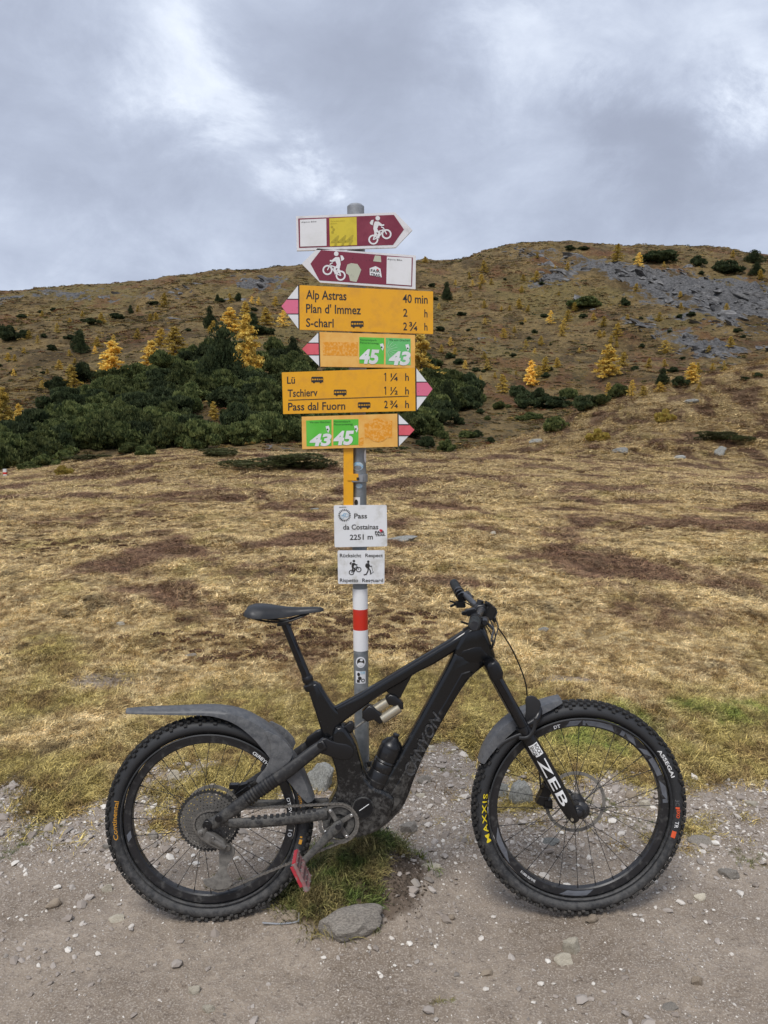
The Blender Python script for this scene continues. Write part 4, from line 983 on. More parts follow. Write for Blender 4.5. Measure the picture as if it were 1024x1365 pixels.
# yellow and olive bushes near by
for (px, py, h, w, lab) in [(84, 638, 14, 24, 'small yellow willow bush at the left edge of the meadow'), (733 if False else 886, 563, 18, 26, 'yellow bush on the near knoll'),
                            (797, 589, 18, 30, 'olive yellow bush on the lower knoll')]:
    plant('willow_bush', px, py, h, w, random.choice(YBUSH), None, lab, 'shrub', None, 30, .05, .95)
for (px, py, h, w, lab) in [(380, 622, 26, 150, 'large flat juniper mat on the meadow crest left of the post'), (300, 606, 12, 90, 'flat juniper mat at the thicket edge behind the crest'),
                            (960, 588, 20, 80, 'flat green juniper mat on top of the right knoll'), (125, 612, 8, 70, 'low green shrub mat along the left crest')]:
    plant('juniper_mat', px, py, h, w, random.choice(JUN), None, lab, 'shrub', None, 24, .12, .95)

# tiny red and white path marker at the left edge
p = hit(7, 636, 25); k = p.y/FPX
mk_ = empty('path_marker', p, 'low white marker post with red band at the left picture edge', 'marker post')
mb = MB(); mb.box((0, 0, 4.6*k), (4.2*k, 3*k, 9.2*k+.1)); mb.build('post', 'marker_white', mk_, smooth=0)
mb = MB(); mb.box((0, -.002, 5.2*k), (4.5*k, 3.3*k, 2.6*k)); mb.build('band', 'band_red', mk_, smooth=0)

# ------------------------------------------------------------------ lettering and pictograms
_fc = {}
def text_verts(s, bold=0.0, shear=0.0, fine=False):
    """mesh of a string; x runs 0..1 over its width, y in cap heights"""
    key = (s, bold, shear, fine)
    if key in _fc: return _fc[key]
    cu = bpy.data.curves.new('t', 'FONT'); cu.body = s; cu.size = 1; cu.offset = bold; cu.shear = shear; cu.resolution_u = 3; cu.space_character = 1.22 if s == 'MAXXIS' else 1.0; cu.fill_mode = 'FRONT'
    o = bpy.data.objects.new('t', cu); COL.objects.link(o); bpy.context.view_layer.update()
    dg = bpy.context.evaluated_depsgraph_get(); me = o.evaluated_get(dg).to_mesh()
    bm = bmesh.new(); bm.from_mesh(me)
    if fine:
        bmesh.ops.remove_doubles(bm, verts=bm.verts, dist=1e-5); bmesh.ops.triangulate(bm, faces=bm.faces)
        for _ in range(3):
            bmesh.ops.subdivide_edges(bm, edges=[e_ for e_ in bm.edges if e_.calc_length() > .09], cuts=1); bmesh.ops.triangulate(bm, faces=bm.faces)
    bm.verts.index_update(); v = [(q.co.x, q.co.y) for q in bm.verts]; f = [tuple(w_.index for w_ in p.verts) for p in bm.faces]; bm.free()
    o.to_mesh_clear(); bpy.data.objects.remove(o); bpy.data.curves.remove(cu)
    x0 = min(q[0] for q in v); x1 = max(q[0] for q in v)
    _fc[key] = ([((a-x0)/(x1-x0), b/.729) for a, b in v], f); return _fc[key]
def put_text(mb, s, fn, bold=0.0, shear=0.0, mi=0, fine=False):
    v, f = text_verts(s, bold, shear, fine); mb.add([fn(a, b) for a, b in v], f, mi)

def P(px, py, Y):
    d = ray(px, py); t = Y/d.y; return Vector((d.x*t, Y, CH+d.z*t))
SY = POLE.y-.051                     # plane of the sign faces
z1 = lambda x, y: (360+x/4.267, 260+y/4.267)
z2 = lambda x, y: (360+x/4.267, 430+y/4.267)
z3 = lambda x, y: (400+x/6.4, 590+y/6.4)
z8 = lambda x, y: (310+x/4.096, 780+y/4.096)

post = empty('signpost', (POLE.x, POLE.y, Hs(POLE.x, POLE.y-.03)), 'tall galvanised hiking signpost with maroon, yellow and white signs behind the bike', 'signpost')
POSTINV = Matrix.Translation(-post.location)
class PM(MB):
    """mesh in world coordinates, built under the post"""
    def build(s, name, mat, parent=None, **k):
        s.v = [tuple(Vector(q)-post.location) for q in s.v]
        return MB.build(s, name, mat, parent or post, **k)
def plate(pts, Y, th=.004, mb=None, mi=0):
    mb = mb or PM(); mb.prism([P(*q, Y) for q in pts], [P(*q, Y)+Vector((0, th, 0)) for q in pts], mi); return mb
def line_text(mb, s, zf, x0, x1, y0, y1, cap, Y, bold=0.0, shear=0.0):
    """baseline from (x0,y0) to (x1,y1), capital height cap, in the units of zf"""
    put_text(mb, s, lambda a, b: P(*zf(x0+(x1-x0)*a, y0+(y1-y0)*a-cap*b), Y), bold, shear)
_lay = [0]
def shape(mb, kind, zf, Y, *a):
    """flat pictogram pieces: each lies 0.06 mm in front of the one before"""
    _lay[0] = (_lay[0]+1) % 14; Y = Y-_lay[0]*.00006
    if kind == 'line':
        pts, wd = a
        for i in range(len(pts)-1):
            p, q = Vector(pts[i]), Vector(pts[i+1]); d = (q-p).normalized(); n_ = Vector((-d.y, d.x))*wd/2; e = d*wd*.18
            mb.add([P(*zf(*(p-n_-e)), Y-.00003*i), P(*zf(*(q-n_+e)), Y-.00003*i), P(*zf(*(q+n_+e)), Y-.00003*i), P(*zf(*(p+n_-e)), Y-.00003*i)], [(0, 1, 2, 3)])
    elif kind == 'disc':
        c, r_ = a; mb.add([P(*zf(c[0]+r_*math.cos(t), c[1]+r_*math.sin(t)), Y) for t in np.linspace(0, 6.283, 17)[:-1]], [tuple(range(16))])
    elif kind == 'ring':
        c, r_, wd = a; vs = []
        for t in np.linspace(0, 6.283, 25)[:-1]:
            for q in (r_-wd/2, r_+wd/2): vs.append(P(*zf(c[0]+q*math.cos(t), c[1]+q*math.sin(t)), Y))
        mb.add(vs, [(2*i, 2*i+1, (2*i+3) % 48, (2*i+2) % 48) for i in range(24)])
    elif kind == 'poly':
        mb.add([P(*zf(*q), Y) for q in a[0]], [tuple(range(len(a[0])))])
def rider(mb, zf, Y):
    """mountain biker pictogram in the coordinates x 558-692, y 118-283"""
    g = lambda k, *a: shape(mb, k, zf, Y, *a)
    g('ring', (588, 253), 24, 9); g('ring', (663, 222), 24, 9); g('disc', (613, 131), 13)
    g('poly', [(596, 150), (618, 150), (640, 168), (634, 178), (618, 172), (610, 190), (616, 206), (596, 214), (588, 192), (590, 168)])
    g('poly', [(577, 142), (590, 140), (584, 172), (572, 166), (567, 158)])
    g('line', [(612, 158), (634, 172), (648, 170)], 9)
    g('line', [(604, 204), (624, 212), (612, 242)], 11); g('line', [(596, 205), (603, 228), (592, 240)], 9)
    g('line', [(588, 253), (618, 240), (648, 196), (598, 212), (588, 253)], 6); g('line', [(663, 222), (645, 186), (634, 182)], 6); g('line', [(618, 240), (600, 208)], 5)
    g('line', [(612, 245), (622, 242)], 6)
def bus(mb, zf, Y, x0, y0, x1, y1):
    w_, h_ = x1-x0, y1-y0; q = lambda a, b: (x0+w_*a, y0+h_*b); g = lambda k, *a: shape(mb, k, zf, Y, *a)
    g('poly', [q(.06, 0), q(.94, 0), q(1, .12), q(1, .28), q(0, .28), q(0, .1)])
    g('poly', [q(0, .55), q(1, .5), q(1, .85), q(0, .85)])
    for a in (0.0, .2, .4, .6, .78, .95): g('poly', [q(a, .2), q(a+.05, .2), q(a+.05, .6), q(a, .6)])
    g('disc', q(.22, .86), h_*.17); g('disc', q(.78, .86), h_*.17)

# pole with bands
def pole_at(py):   # centre px and radius px of the pole at a picture height
    return np.interp(py, [273, 595, 780, 870, 1135], [474.0, 479.5, 482.0, 482.8, 484.3])
def pole_pt(py): 
    return P(pole_at(py), py, POLE.y)
ptop, pbot = P(474.2, 277, POLE.y), P(484.4, 1150, POLE.y)
PR = .0270
mb = PM(); mb.tube([pbot-Vector((0, 0, .25)), pbot, ptop], PR, 24, ref=(1, 0, 0)); mb.build('pole', 'zinc')
mb = PM(); d_ = (ptop-pbot).normalized(); mb.lathe([(0, .012), (.022, .011), (.0295, .004), (.0295, -.03), (0, -.03)], ptop, d_, 24, closedprof=False); mb.build('pole_cap', 'zinc_light')
def on_pole(py): 
    t = (P(480, py, POLE.y).z-pbot.z)/(ptop.z-pbot.z); return pbot+(ptop-pbot)*t
for (a, b, mt) in ((784, 811, 'band_white'), (811, 838.5, 'band_red'), (838.5, 866, 'band_white')):
    mb = PM(); A, B_ = on_pole(b-12*0), on_pole(a); mb.tube([A, B_], PR+.0006, 24, ref=(1, 0, 0)); mb.build('band', mt)
def pole_sticker(name, cpy, wpx, hpx, mat, ang=0.0, r_=None, off=.0008):
    c = on_pole(cpy); k = POLE.y/FPX*1.02; n = 16; mb = PM(); a0 = ang; half = wpx*k/PR/2; vs = []; fs = []
    m = 9
    for i in range(m+1):
        for j in range(m+1):
            u, v = i/m*2-1, j/m*2-1
            if r_:  # round sticker
                u2 = u*math.sqrt(1-v*v/2); v2 = v*math.sqrt(1-u*u/2); u, v = u2, v2
            th = a0+u*half; vs.append(c+Vector((math.sin(th)*(PR+off), -math.cos(th)*(PR+off), v*hpx*k/2)))
    fs = [(i*(m+1)+j, (i+1)*(m+1)+j, (i+1)*(m+1)+j+1, i*(m+1)+j+1) for i in range(m) for j in range(m)]
    mb.add(vs, fs); return mb.build(name, mat)
pole_sticker('sticker', 880, 13.5, 15, 'sign_white', 0, True)
pole_sticker('sticker', 880, 10, 11, 'letter_black', 0, True, .0011); pole_sticker('sticker', 882.5, 8, 5, 'sign_white', 0, True, .0014); pole_sticker('sticker', 877, 4, 3, 'sign_white', .1, True, .0014)
pole_sticker('sticker', 900, 14, 17, 'sign_white', -.05, None)
for (dy, dx, w_, h_, mt) in ((-6, .25, 6, 4, 'sticker_blue'), (-4, -.3, 4, 5, 'letter_black'), (1, -.15, 5, 5, 'letter_black'), (4, .28, 5, 5, 'letter_black'), (5, -.35, 4, 4, 'letter_black'), (4, .28, 2.6, 2.6, 'sign_white')):
    pole_sticker('sticker', 900+dy, w_, h_, mt, dx, True if h_ != 4 else None, .0012+.0003*(w_ < 3))
pole_sticker('sticker', 621, 15, 11, 'sticker_blue', -.1, True); pole_sticker('sticker', 623, 10, 6, 'zinc', -.1, True, .0011)
pole_sticker('sticker', 647, 9, 6, 'sticker_blue', .05, True)
pole_sticker('sticker', 668, 10, 12, 'sign_white', -.35, None); pole_sticker('sticker', 669, 5, 8, 'letter_black', -.35, True, .0011)
pole_sticker('sticker', 608, 6, 17, 'sign_white', 1.1, True)
pole_sticker('sticker', 625, 4, 6, 'sticker_beige', -.9, None)

def arrow_tip(pts_w1, pts_r, pts_w2, redmat, Y):
    for pts, mt in ((pts_w1, 'sign_white'), (pts_r, redmat), (pts_w2, 'sign_white')):
        plate(pts, Y, .010).build('arrow_tip', mt, sg)
def lerp(a, b, t): return (a[0]+(b[0]-a[0])*t, a[1]+(b[1]-a[1])*t)
def tip(zf, top_, point, bot_, r0, r1, mat, Y):
    """top, point and bottom of the arrow; the red band lies between heights r0 and r1"""
    t0 = (r0-top_[1])/(point[1]-top_[1]); t1 = (bot_[1]-r1)/(bot_[1]-point[1])
    a, b = lerp(top_, point, t0), lerp(bot_, point, t1); e0 = lerp(top_, bot_, (r0-top_[1])/(bot_[1]-top_[1])); e1 = lerp(top_, bot_, (r1-top_[1])/(bot_[1]-top_[1]))
    q = lambda *p: [zf(*i) for i in p]
    arrow_tip(q(top_, e0, a), q(e0, e1, b, point, a), q(e1, bot_, b), mat, Y)
    mb = PM()
    for e, f in ((e0, a), (e1, b)): shape(mb, 'line', zf, Y-.0004, [e, f], 5)
    shape(mb, 'line', zf, Y-.0004, [top_, bot_], 7)
    mb.build('tip_outline', 'letter_black', sg, smooth=0)

# maroon sign one, pointing right
def sign(label, pts, mat, Y, th=.012):
    mb = plate(pts, Y, th); mb.v = [tuple(v) for v in mb.v]; return mb.build('direction_sign', mat, tags={'label': label}, smooth=0)
Y = SY; e = .0006
sg = sign('top maroon bike arrow pointing right with yellow 444 panel', [z1(*q) for q in ((148, 120), (712, 98), (810, 198), (715, 298), (152, 316))], 'sign_border', Y)
plate([z1(*q) for q in ((160, 133), (705, 112), (762, 195), (700, 283), (165, 300))], Y-e, e).build('maroon_field', 'sign_maroon', sg, smooth=0)
plate([z1(*q) for q in ((170, 140), (320, 133), (322, 288), (172, 293))], Y-2*e, e).build('white_panel', 'sign_white', sg, smooth=0)
plate([z1(*q) for q in ((337, 132), (492, 124), (495, 284), (341, 291))], Y-2*e, e).build('yellow_panel', 'sticker_yellow', sg, smooth=0)
mb = PM(); line_text(mb, '444', z1, 345, 475, 287, 281, 56, Y-3*e, .03, .25); line_text(mb, 'Graubünden', z1, 345, 425, 152, 148, 7, Y-3*e); line_text(mb, 'Bike', z1, 345, 380, 166, 163, 7, Y-3*e)
for q in ((352, 180), (362, 195), (356, 210)): shape(mb, 'disc', z1, Y-3*e, q, 7)
mb.build('lettering', 'sticker_ochre', sg, smooth=0)
mb = PM(); line_text(mb, 'Alpine Bike', z1, 178, 264, 158, 153, 8, Y-3*e); mb.build('lettering', 'print_grey', sg, smooth=0)
mb = PM(); rider(mb, z1, Y-2*e); mb.build('rider_symbol', 'sign_white', sg, smooth=0)
# maroon sign two, pointing left
sg = sign('second maroon bike arrow pointing left with torn stickers', [z1(*q) for q in ((180, 390), (270, 303), (830, 343), (828, 535), (285, 497))], 'sign_border', Y)
plate([z1(*q) for q in ((230, 390), (290, 312), (813, 355), (808, 520), (281, 485))], Y-e, e).build('maroon_field', 'sign_maroon_flecked', sg, smooth=0)
plate([z1(*q) for q in ((665, 349), (806, 357), (803, 514), (662, 504))], Y-2*e, e).build('white_panel', 'sign_white', sg, smooth=0)
plate([z1(*q) for q in ((440, 395), (462, 387), (498, 392), (519, 425), (498, 480), (492, 494), (456, 488), (448, 455), (433, 445), (431, 425))], Y-2*e, e).build('sticker_scrap', 'sticker_beige', sg, smooth=0)
plate([z1(*q) for q in ((597, 343), (630, 346), (633, 381), (587, 376))], Y-2*e, e).build('sticker_scrap', 'sticker_beige', sg, smooth=0)
plate([z1(*q) for q in ((567, 416), (600, 404), (628, 418), (636, 468), (606, 462), (568, 455))], Y-2*e, e).build('sticker', 'sign_white', sg, smooth=0)
mb = PM(); line_text(mb, 'FAIR', z1, 573, 626, 436, 442, 16, Y-3*e, .02); line_text(mb, 'TRAIL', z1, 573, 630, 458, 464, 15, Y-3*e, .02); line_text(mb, 'Alpine Bike', z1, 668, 752, 368, 374, 9, Y-3*e)
mb.build('lettering', 'letter_black', sg, smooth=0)
mb = PM(); shape(mb, 'disc', z1, Y-3.4*e, (612, 424), 5); mb.build('heart', 'heart_red', sg, smooth=0)
mb = PM(); rider(mb, lambda x, y: z1(298+(692-x)*1.0, 320+(y-118)*1.02), Y-2*e); mb.build('rider_symbol', 'sign_white', sg, smooth=0)
# yellow sign three: Alp Astras
YS_ = SY
sg = sign('large yellow sign reading Alp Astras, Plan d Immez and S-charl, pointing left', [z1(*q) for q in ((168, 512), (928, 548), (928, 790), (168, 765))], 'sign_yellow', YS_)
tip(z1, (163, 510), (65, 632), (165, 765), 592, 676, 'tip_pink', YS_)
mb = PM(); T = lambda s, x0, x1, y0, y1, cap: line_text(mb, s, z1, x0, x1, y0, y1, cap, YS_-.0005, .014)
T('Alp Astras', 205, 435, 590, 598, 53); T("Plan d' Immez", 205, 517, 668, 678, 52); T('S-charl', 205, 362, 748, 752, 50)
T('40 min', 755, 897, 611, 617, 50); T('2', 758, 782, 690, 691, 46); T('h', 878, 896, 694, 695, 46); T('2', 758, 780, 768, 769, 46); T('¾', 792, 838, 769, 771, 50); T('h', 878, 896, 769, 770, 44)
mb.build('lettering', 'letter_black', sg, smooth=0)
mb = PM(); bus(mb, z1, YS_-.0005, 460, 716, 532, 754); mb.build('bus_symbol', 'letter_black', sg, smooth=0)
# yellow sign four
sg = sign('small yellow arrow pointing left with green 45 and 43 route stickers', [z2(*q) for q in ((280, 53), (825, 70), (825, 258), (285, 250))], 'sign_yellow_pale', YS_)
tip(z2, (278, 54), (182, 150), (283, 250), 116, 184, 'tip_red', YS_)
plate([z2(*q) for q in ((300, 110), (500, 112), (500, 190), (302, 186))], YS_-.0004, .0004).build('worn_patch', 'sign_worn', sg, smooth=0)
def green(q4, mat='sticker_green'):
    return plate([z2(*q) for q in q4], YS_-.0006, .0006).build('route_sticker', mat, sg, smooth=0)
green(((508, 82), (650, 87), (648, 236), (508, 232))); green(((658, 86), (800, 91), (800, 242), (658, 238)), 'sticker_mint')
def small_white(mb, x, y):
    shape(mb, 'poly', z2, YS_-.0010, [(x, y), (x+18, y-4), (x+24, y+16), (x+16, y+38), (x+6, y+22)])
mb = PM(); line_text(mb, '45', z2, 508, 622, 228, 232, 78, YS_-.0014, .045, .18); line_text(mb, '43', z2, 675, 800, 236, 239, 74, YS_-.0014, .045, .18); small_white(mb, 625, 122); small_white(mb, 770, 126)
mb.build('lettering', 'sign_white', sg, smooth=0)
mb = PM(); line_text(mb, 'Nationalpark', z2, 512, 608, 102, 105, 11, YS_-.0014); line_text(mb, 'Panoramaweg', z2, 512, 618, 118, 122, 11, YS_-.0014); line_text(mb, 'Via son Giachen', z2, 678, 795, 103, 106, 11, YS_-.0014)
shape(mb, 'disc', z2, YS_-.0014, (635, 140), 5); shape(mb, 'disc', z2, YS_-.0014, (783, 146), 5)
mb.build('lettering', 'letter_green', sg, smooth=0)
mb = PM()
for k in range(8):
    a = -1.35+k*.38; shape(mb, 'line', z2, YS_-.0009, [(664+10*math.cos(a), 152+10*math.sin(a)), (664+62*math.cos(a), 152+50*math.sin(a))], 2.2)
mb.build('ray_symbol', 'sticker_ray', sg, smooth=0)
# yellow sign five: Lü
sg = sign('large yellow sign reading Lü, Tschierv and Pass dal Fuorn, pointing right', [z2(*q) for q in ((67, 283), (825, 257), (828, 502), (75, 520))], 'sign_yellow', YS_)
tip(z2, (829, 255), (925, 378), (832, 502), 338, 418, 'tip_pink', YS_)
mb = PM(); T = lambda s, x0, x1, y0, y1, cap: line_text(mb, s, z2, x0, x1, y0, y1, cap, YS_-.0005, .014)
T('Lü', 97, 142, 347, 346, 42); T('Tschierv', 100, 270, 423, 417, 44); T('Pass dal Fuorn', 103, 428, 500, 494, 46)
for (n_, fr, y_) in (('1', '¼', 331), ('1', '½', 409), ('2', '¾', 486)):
    (T(n_, 650, 670, y_, y_, 44) if n_ == '2' else shape(mb, 'line', z2, YS_-.0005, [(651, y_-37), (658, y_-44), (658, y_)], 5)); T(fr, 683, 727, y_, y_-1, 44); T('h', 769, 790, y_-1, y_-1, 44)
shape(mb, 'line', z2, YS_-.0005, [(105, 441), (788, 418)], 4)
mb.build('lettering', 'letter_black', sg, smooth=0)
mb = PM(); bus(mb, z2, YS_-.0005, 235, 308, 303, 344); bus(mb, z2, YS_-.0005, 363, 381, 435, 416); bus(mb, z2, YS_-.0005, 500, 453, 571, 489); mb.build('bus_symbol', 'letter_black', sg, smooth=0)
# yellow sign six
sg = sign('small yellow arrow pointing right with green 43 and 45 route stickers', [z2(*q) for q in ((180, 535), (725, 518), (727, 706), (183, 720))], 'sign_yellow_pale', YS_)
tip(z2, (728, 518), (822, 610), (730, 706), 580, 643, 'tip_red', YS_)
green(((205, 557), (350, 551), (350, 702), (208, 704))); green(((360, 551), (503, 549), (503, 695), (360, 698)))
mb = PM(); cpt = (615, 612)
shape(mb, 'disc', z2, YS_-.0002, cpt, 68); shape(mb, 'poly', z2, YS_-.0002, [(537, 575), (600, 570), (695, 558), (694, 655), (540, 655)]); shape(mb, 'poly', z2, YS_-.0002, [(506, 660), (532, 650), (532, 700), (506, 700)])
mb.build('worn_patch', 'sign_worn', sg, smooth=0)
mb = PM(); line_text(mb, '43', z2, 225, 350, 700, 697, 66, YS_-.0014, .045, .18); line_text(mb, '45', z2, 360, 478, 694, 690, 76, YS_-.0014, .045, .18); small_white(mb, 316, 590); small_white(mb, 478, 588)
mb.build('lettering', 'sign_white', sg, smooth=0)
mb = PM(); line_text(mb, 'Nationalpark', z2, 363, 458, 568, 566, 11, YS_-.0014); line_text(mb, 'Panoramaweg', z2, 363, 470, 584, 582, 11, YS_-.0014); line_text(mb, 'Via son Giachen', z2, 225, 342, 572, 570, 11, YS_-.0014)
shape(mb, 'disc', z2, YS_-.0014, (327, 608), 5); shape(mb, 'disc', z2, YS_-.0014, (488, 605), 5)
mb.build('lettering', 'letter_green', sg, smooth=0)
# yellow bracket and clamps
mb = PM()
mb.prism([P(458, 674, POLE.y-.041), P(471, 674, POLE.y-.041), P(471, 596, POLE.y-.041), P(458, 596, POLE.y-.041)], [P(458, 674, POLE.y-.041)+Vector((0, .03, 0)), P(471, 674, POLE.y-.041)+Vector((0, .03, 0)), P(471, 596, POLE.y-.041)+Vector((0, .03, 0)), P(458, 596, POLE.y-.041)+Vector((0, .03, 0))])
mb.prism([P(463, 641, POLE.y-.044), P(478, 641, POLE.y-.044), P(478, 631.5, POLE.y-.044), P(463, 631.5, POLE.y-.044)], [P(463, 641, POLE.y-.03), P(478, 641, POLE.y-.03), P(478, 631.5, POLE.y-.03), P(463, 631.5, POLE.y-.03)])
mb.build('bracket', 'sign_yellow', bevel=.0015)
mb = PM(); c = on_pole(637); mb.lathe([(PR+.0005, -.014), (PR+.005, -.014), (PR+.005, .014), (PR+.0005, .014)], c, (0, 0, 1), 28); mb.box(c+Vector((-.004, -PR-.009, 0)), (.040, .012, .026)); mb.build('clamp', 'zinc_light', bevel=.001)
mb = PM(); mb.box(c+Vector((-.002, -PR-.016, 0)), (.009, .004, .009)); mb.build('clamp_bolt', 'letter_black')
for py in (330, 383, 490):   # clamps between the signs
    c = on_pole(py); mb = PM(); mb.lathe([(PR+.0005, -.018), (PR+.004, -.018), (PR+.004, .018), (PR+.0005, .018)], c, (0, 0, 1), 24); mb.box(c+Vector((0, -PR-.008, 0)), (.05, .014, .03)); mb.build('clamp', 'zinc')
# white boards
BY = POLE.y-.044
def board(label, q4): 
    pts = [z3(*q) for q in q4]; out = []
    for i, c in enumerate(pts):   # rounded corners
        a, b = pts[i-1], pts[(i+1) % 4]; la = math.dist(a, c); lb = math.dist(b, c)
        out += [lerp(c, a, 1.6/la), lerp(lerp(c, a, .5/la), b, .5/lb), lerp(c, b, 1.6/lb)]
    return plate(out, BY, .003).build('name_board', 'board_white', tags={'label': label}, smooth=0)
sg = board('white board reading Pass da Costainas 2251 m', ((288, 535), (740, 532), (745, 885), (295, 893)))
mb = PM(); T = lambda s, x0, x1, y0, y1, cap, b=.006: line_text(mb, s, z3, x0, x1, y0, y1, cap, BY-.0005, b+.012)
T('Pass', 462, 572, 647, 646, 44); T('da Costainas', 368, 668, 742, 739, 44); T('2251 m', 425, 622, 830, 825, 46); T('FAIR', 640, 722, 777, 772, 22, .03); T('TRAIL', 640, 730, 800, 795, 20, .03); T('BIKE', 336, 392, 556, 554, 8)
for k in range(20):
    a = k/20*6.283; shape(mb, 'line', z3, BY-.0005, [(380+40*math.cos(a), 620+40*math.sin(a)), (380+52*math.cos(a), 620+52*math.sin(a))], 8)
mb.build('lettering', 'letter_black', sg, smooth=0)
mb = PM(); shape(mb, 'ring', z3, BY-.0005, (362, 632), 14, 5); shape(mb, 'ring', z3, BY-.0005, (398, 620), 14, 5); shape(mb, 'line', z3, BY-.0005, [(362, 632), (376, 604), (394, 606), (380, 628)], 5); mb.build('bike_emblem', 'sticker_blue', sg, smooth=0)
mb = PM(); shape(mb, 'disc', z3, BY-.0005, (685, 746), 8); shape(mb, 'disc', z3, BY-.0005, (697, 748), 8); shape(mb, 'poly', z3, BY-.0005, [(678, 750), (704, 752), (690, 766)]); mb.build('heart', 'heart_red', sg, smooth=0)
sg = board('white board reading Rücksicht Respect Rispetto Resguard', ((320, 921), (722, 918), (720, 1204), (325, 1206)))
mb = PM(); T('Rücksicht', 340, 522, 978, 978, 31); T('Respect', 557, 708, 977, 977, 31); T('Rispetto', 340, 497, 1190, 1190, 32); T('Resguard', 531, 710, 1190, 1190, 32); mb.build('lettering', 'letter_black', sg, smooth=0)
mb = PM(); rider(mb, lambda x, y: z3(415+(x-558)*.82, 1000+(y-118)*.80), BY-.0005); mb.build('rider_symbol', 'letter_black', sg, smooth=0)
mb = PM(); g = lambda k, *a: shape(mb, k, z3, BY-.0005, *a)
g('disc', (582, 1016), 11); g('poly', [(566, 1030), (590, 1028), (596, 1048), (590, 1072), (570, 1074), (556, 1056), (558, 1040)]); g('line', [(586, 1042), (600, 1056), (613, 1054)], 8)
g('line', [(582, 1068), (580, 1095), (566, 1124), (545, 1128)], 10); g('line', [(584, 1068), (600, 1092), (604, 1122)], 10); g('line', [(610, 1056), (622, 1100)], 3.5); g('line', [(596, 1124), (630, 1102)], 4)
mb.build('hiker_symbol', 'letter_black', sg, smooth=0)

# ------------------------------------------------------------------ the mountain bike
G0 = ray(282, 1223); G0 = Vector((0, 0, CH))+G0*(-(CH)/G0.z)
G1 = ray(770, 1214); G1 = Vector((0, 0, CH))+G1*(-(CH)/G1.z)
LEAN = R(4.0)
eu = (G1-G0).normalized(); ez0 = Vector((0, 0, 1)); ey0 = ez0.cross(eu)      # ey0 points away from the camera
ev = (ez0*math.cos(LEAN)+ey0*math.sin(LEAN)).normalized(); ey = ev.cross(eu).normalized()
BM = Matrix((eu, ey, ev)).transposed().to_4x4(); BM.translation = G0
BI = BM.inverted()
bike = empty('mountain_bike', (0, 0, 0), 'muddy black full suspension electric mountain bike leaning on the signpost', 'bicycle')
bike.matrix_world = BM
def L(px, py, w=0.0):
    """point of the bike (x forward, y to its far side, z up) under a picture point, w metres towards the viewer"""
    d = ray(px, py); n = -ey; o = Vector((0, 0, CH)); t = (G0+n*w-o).dot(n)/d.dot(n)
    return BI @ (o+d*t)
def Ls(pts, w=0.0): return [L(a, b, w) for a, b in pts]
PXM = 2.66/FPX
WR = .358; WF = .379
RC = Vector((0, 0, WR-.004)); FC = Vector(((G1-G0).length, 0, WF-.004))
def smooth_path(pts, n=8):
    pts = [Vector(p) for p in pts]; out = []
    for i in range(len(pts)-1):
        p0, p1, p2, p3 = pts[max(i-1, 0)], pts[i], pts[i+1], pts[min(i+2, len(pts)-1)]
        for k in range(n):
            t = k/n; out.append(.5*((2*p1)+(p2-p0)*t+(2*p0-5*p1+4*p2-p3)*t*t+(3*p1-p0-3*p2+p3)*t**3))
    return out+[pts[-1]]
def lerp_list(vals, n):
    return list(np.interp(np.linspace(0, 1, n), np.linspace(0, 1, len(vals)), vals))
def pillow(mb, outline, half, r_, yc=0.0, w=None, chaikin=1, seg=3, mi=0):
    """rounded solid: picture outline seen at its near face, thickness 2*half about the plane y=yc, edges rounded by r_"""
    pts = [L(a, b, (half-yc) if w is None else w) for a, b in outline]; pts = [Vector((p.x, p.z)) for p in pts]
    for _ in range(chaikin):
        q = []
        for i in range(len(pts)):
            a, b = pts[i], pts[(i+1) % len(pts)]; q += [a*.78+b*.22, a*.22+b*.78]
        pts = q
    area = sum(pts[i].x*pts[(i+1) % len(pts)].y-pts[(i+1) % len(pts)].x*pts[i].y for i in range(len(pts)))
    if area < 0: pts.reverse()
    n = len(pts); nr_ = []
    for i in range(n):
        a = (pts[i]-pts[i-1]).normalized(); b = (pts[(i+1) % n]-pts[i]).normalized(); m = Vector((a.y+b.y, -(a.x+b.x)))
        nr_.append(m.normalized() if m.length > 1e-6 else Vector((a.y, -a.x)))
    rings = []
    for sgn in (-1, 1):
        ks = range(seg+1) if sgn < 0 else range(seg, -1, -1)
        for k in ks:
            a = math.pi/2*k/seg; ins = r_*(1-math.sin(a)); yy = half-min(r_, half)*(1-math.cos(a)) if k else half
            yy = half-min(r_, half)+min(r_, half)*math.cos(a)
            rings.append([(p-m*ins, yc+sgn*yy) for p, m in zip(pts, nr_)])
    vs = [(p.x, y_, p.y) for ring in rings for (p, y_) in ring]; K = len(rings); fs = []
    for i in range(K-1):
        for j in range(n): e = (j+1) % n; fs.append((i*n+j, i*n+e, (i+1)*n+e, (i+1)*n+j))
    fs += [tuple(range(n-1, -1, -1)), tuple(range((K-1)*n, K*n))]
    mb.add(vs, fs, mi)
def rod(mb, p, q, r_, seg=12): mb.tube([p, q], r_, seg)
def disc(mb, c, r_, y0, y1, seg=28, rb=.0015):
    c = Vector((c.x, 0, c.z)); mb.lathe([(0, y0), (r_-rb, y0), (r_, y0+rb), (r_, y1-rb), (r_-rb, y1), (0, y1)], c, (0, 1, 0), seg, closedprof=False)
Y3 = Vector((0, 1, 0))

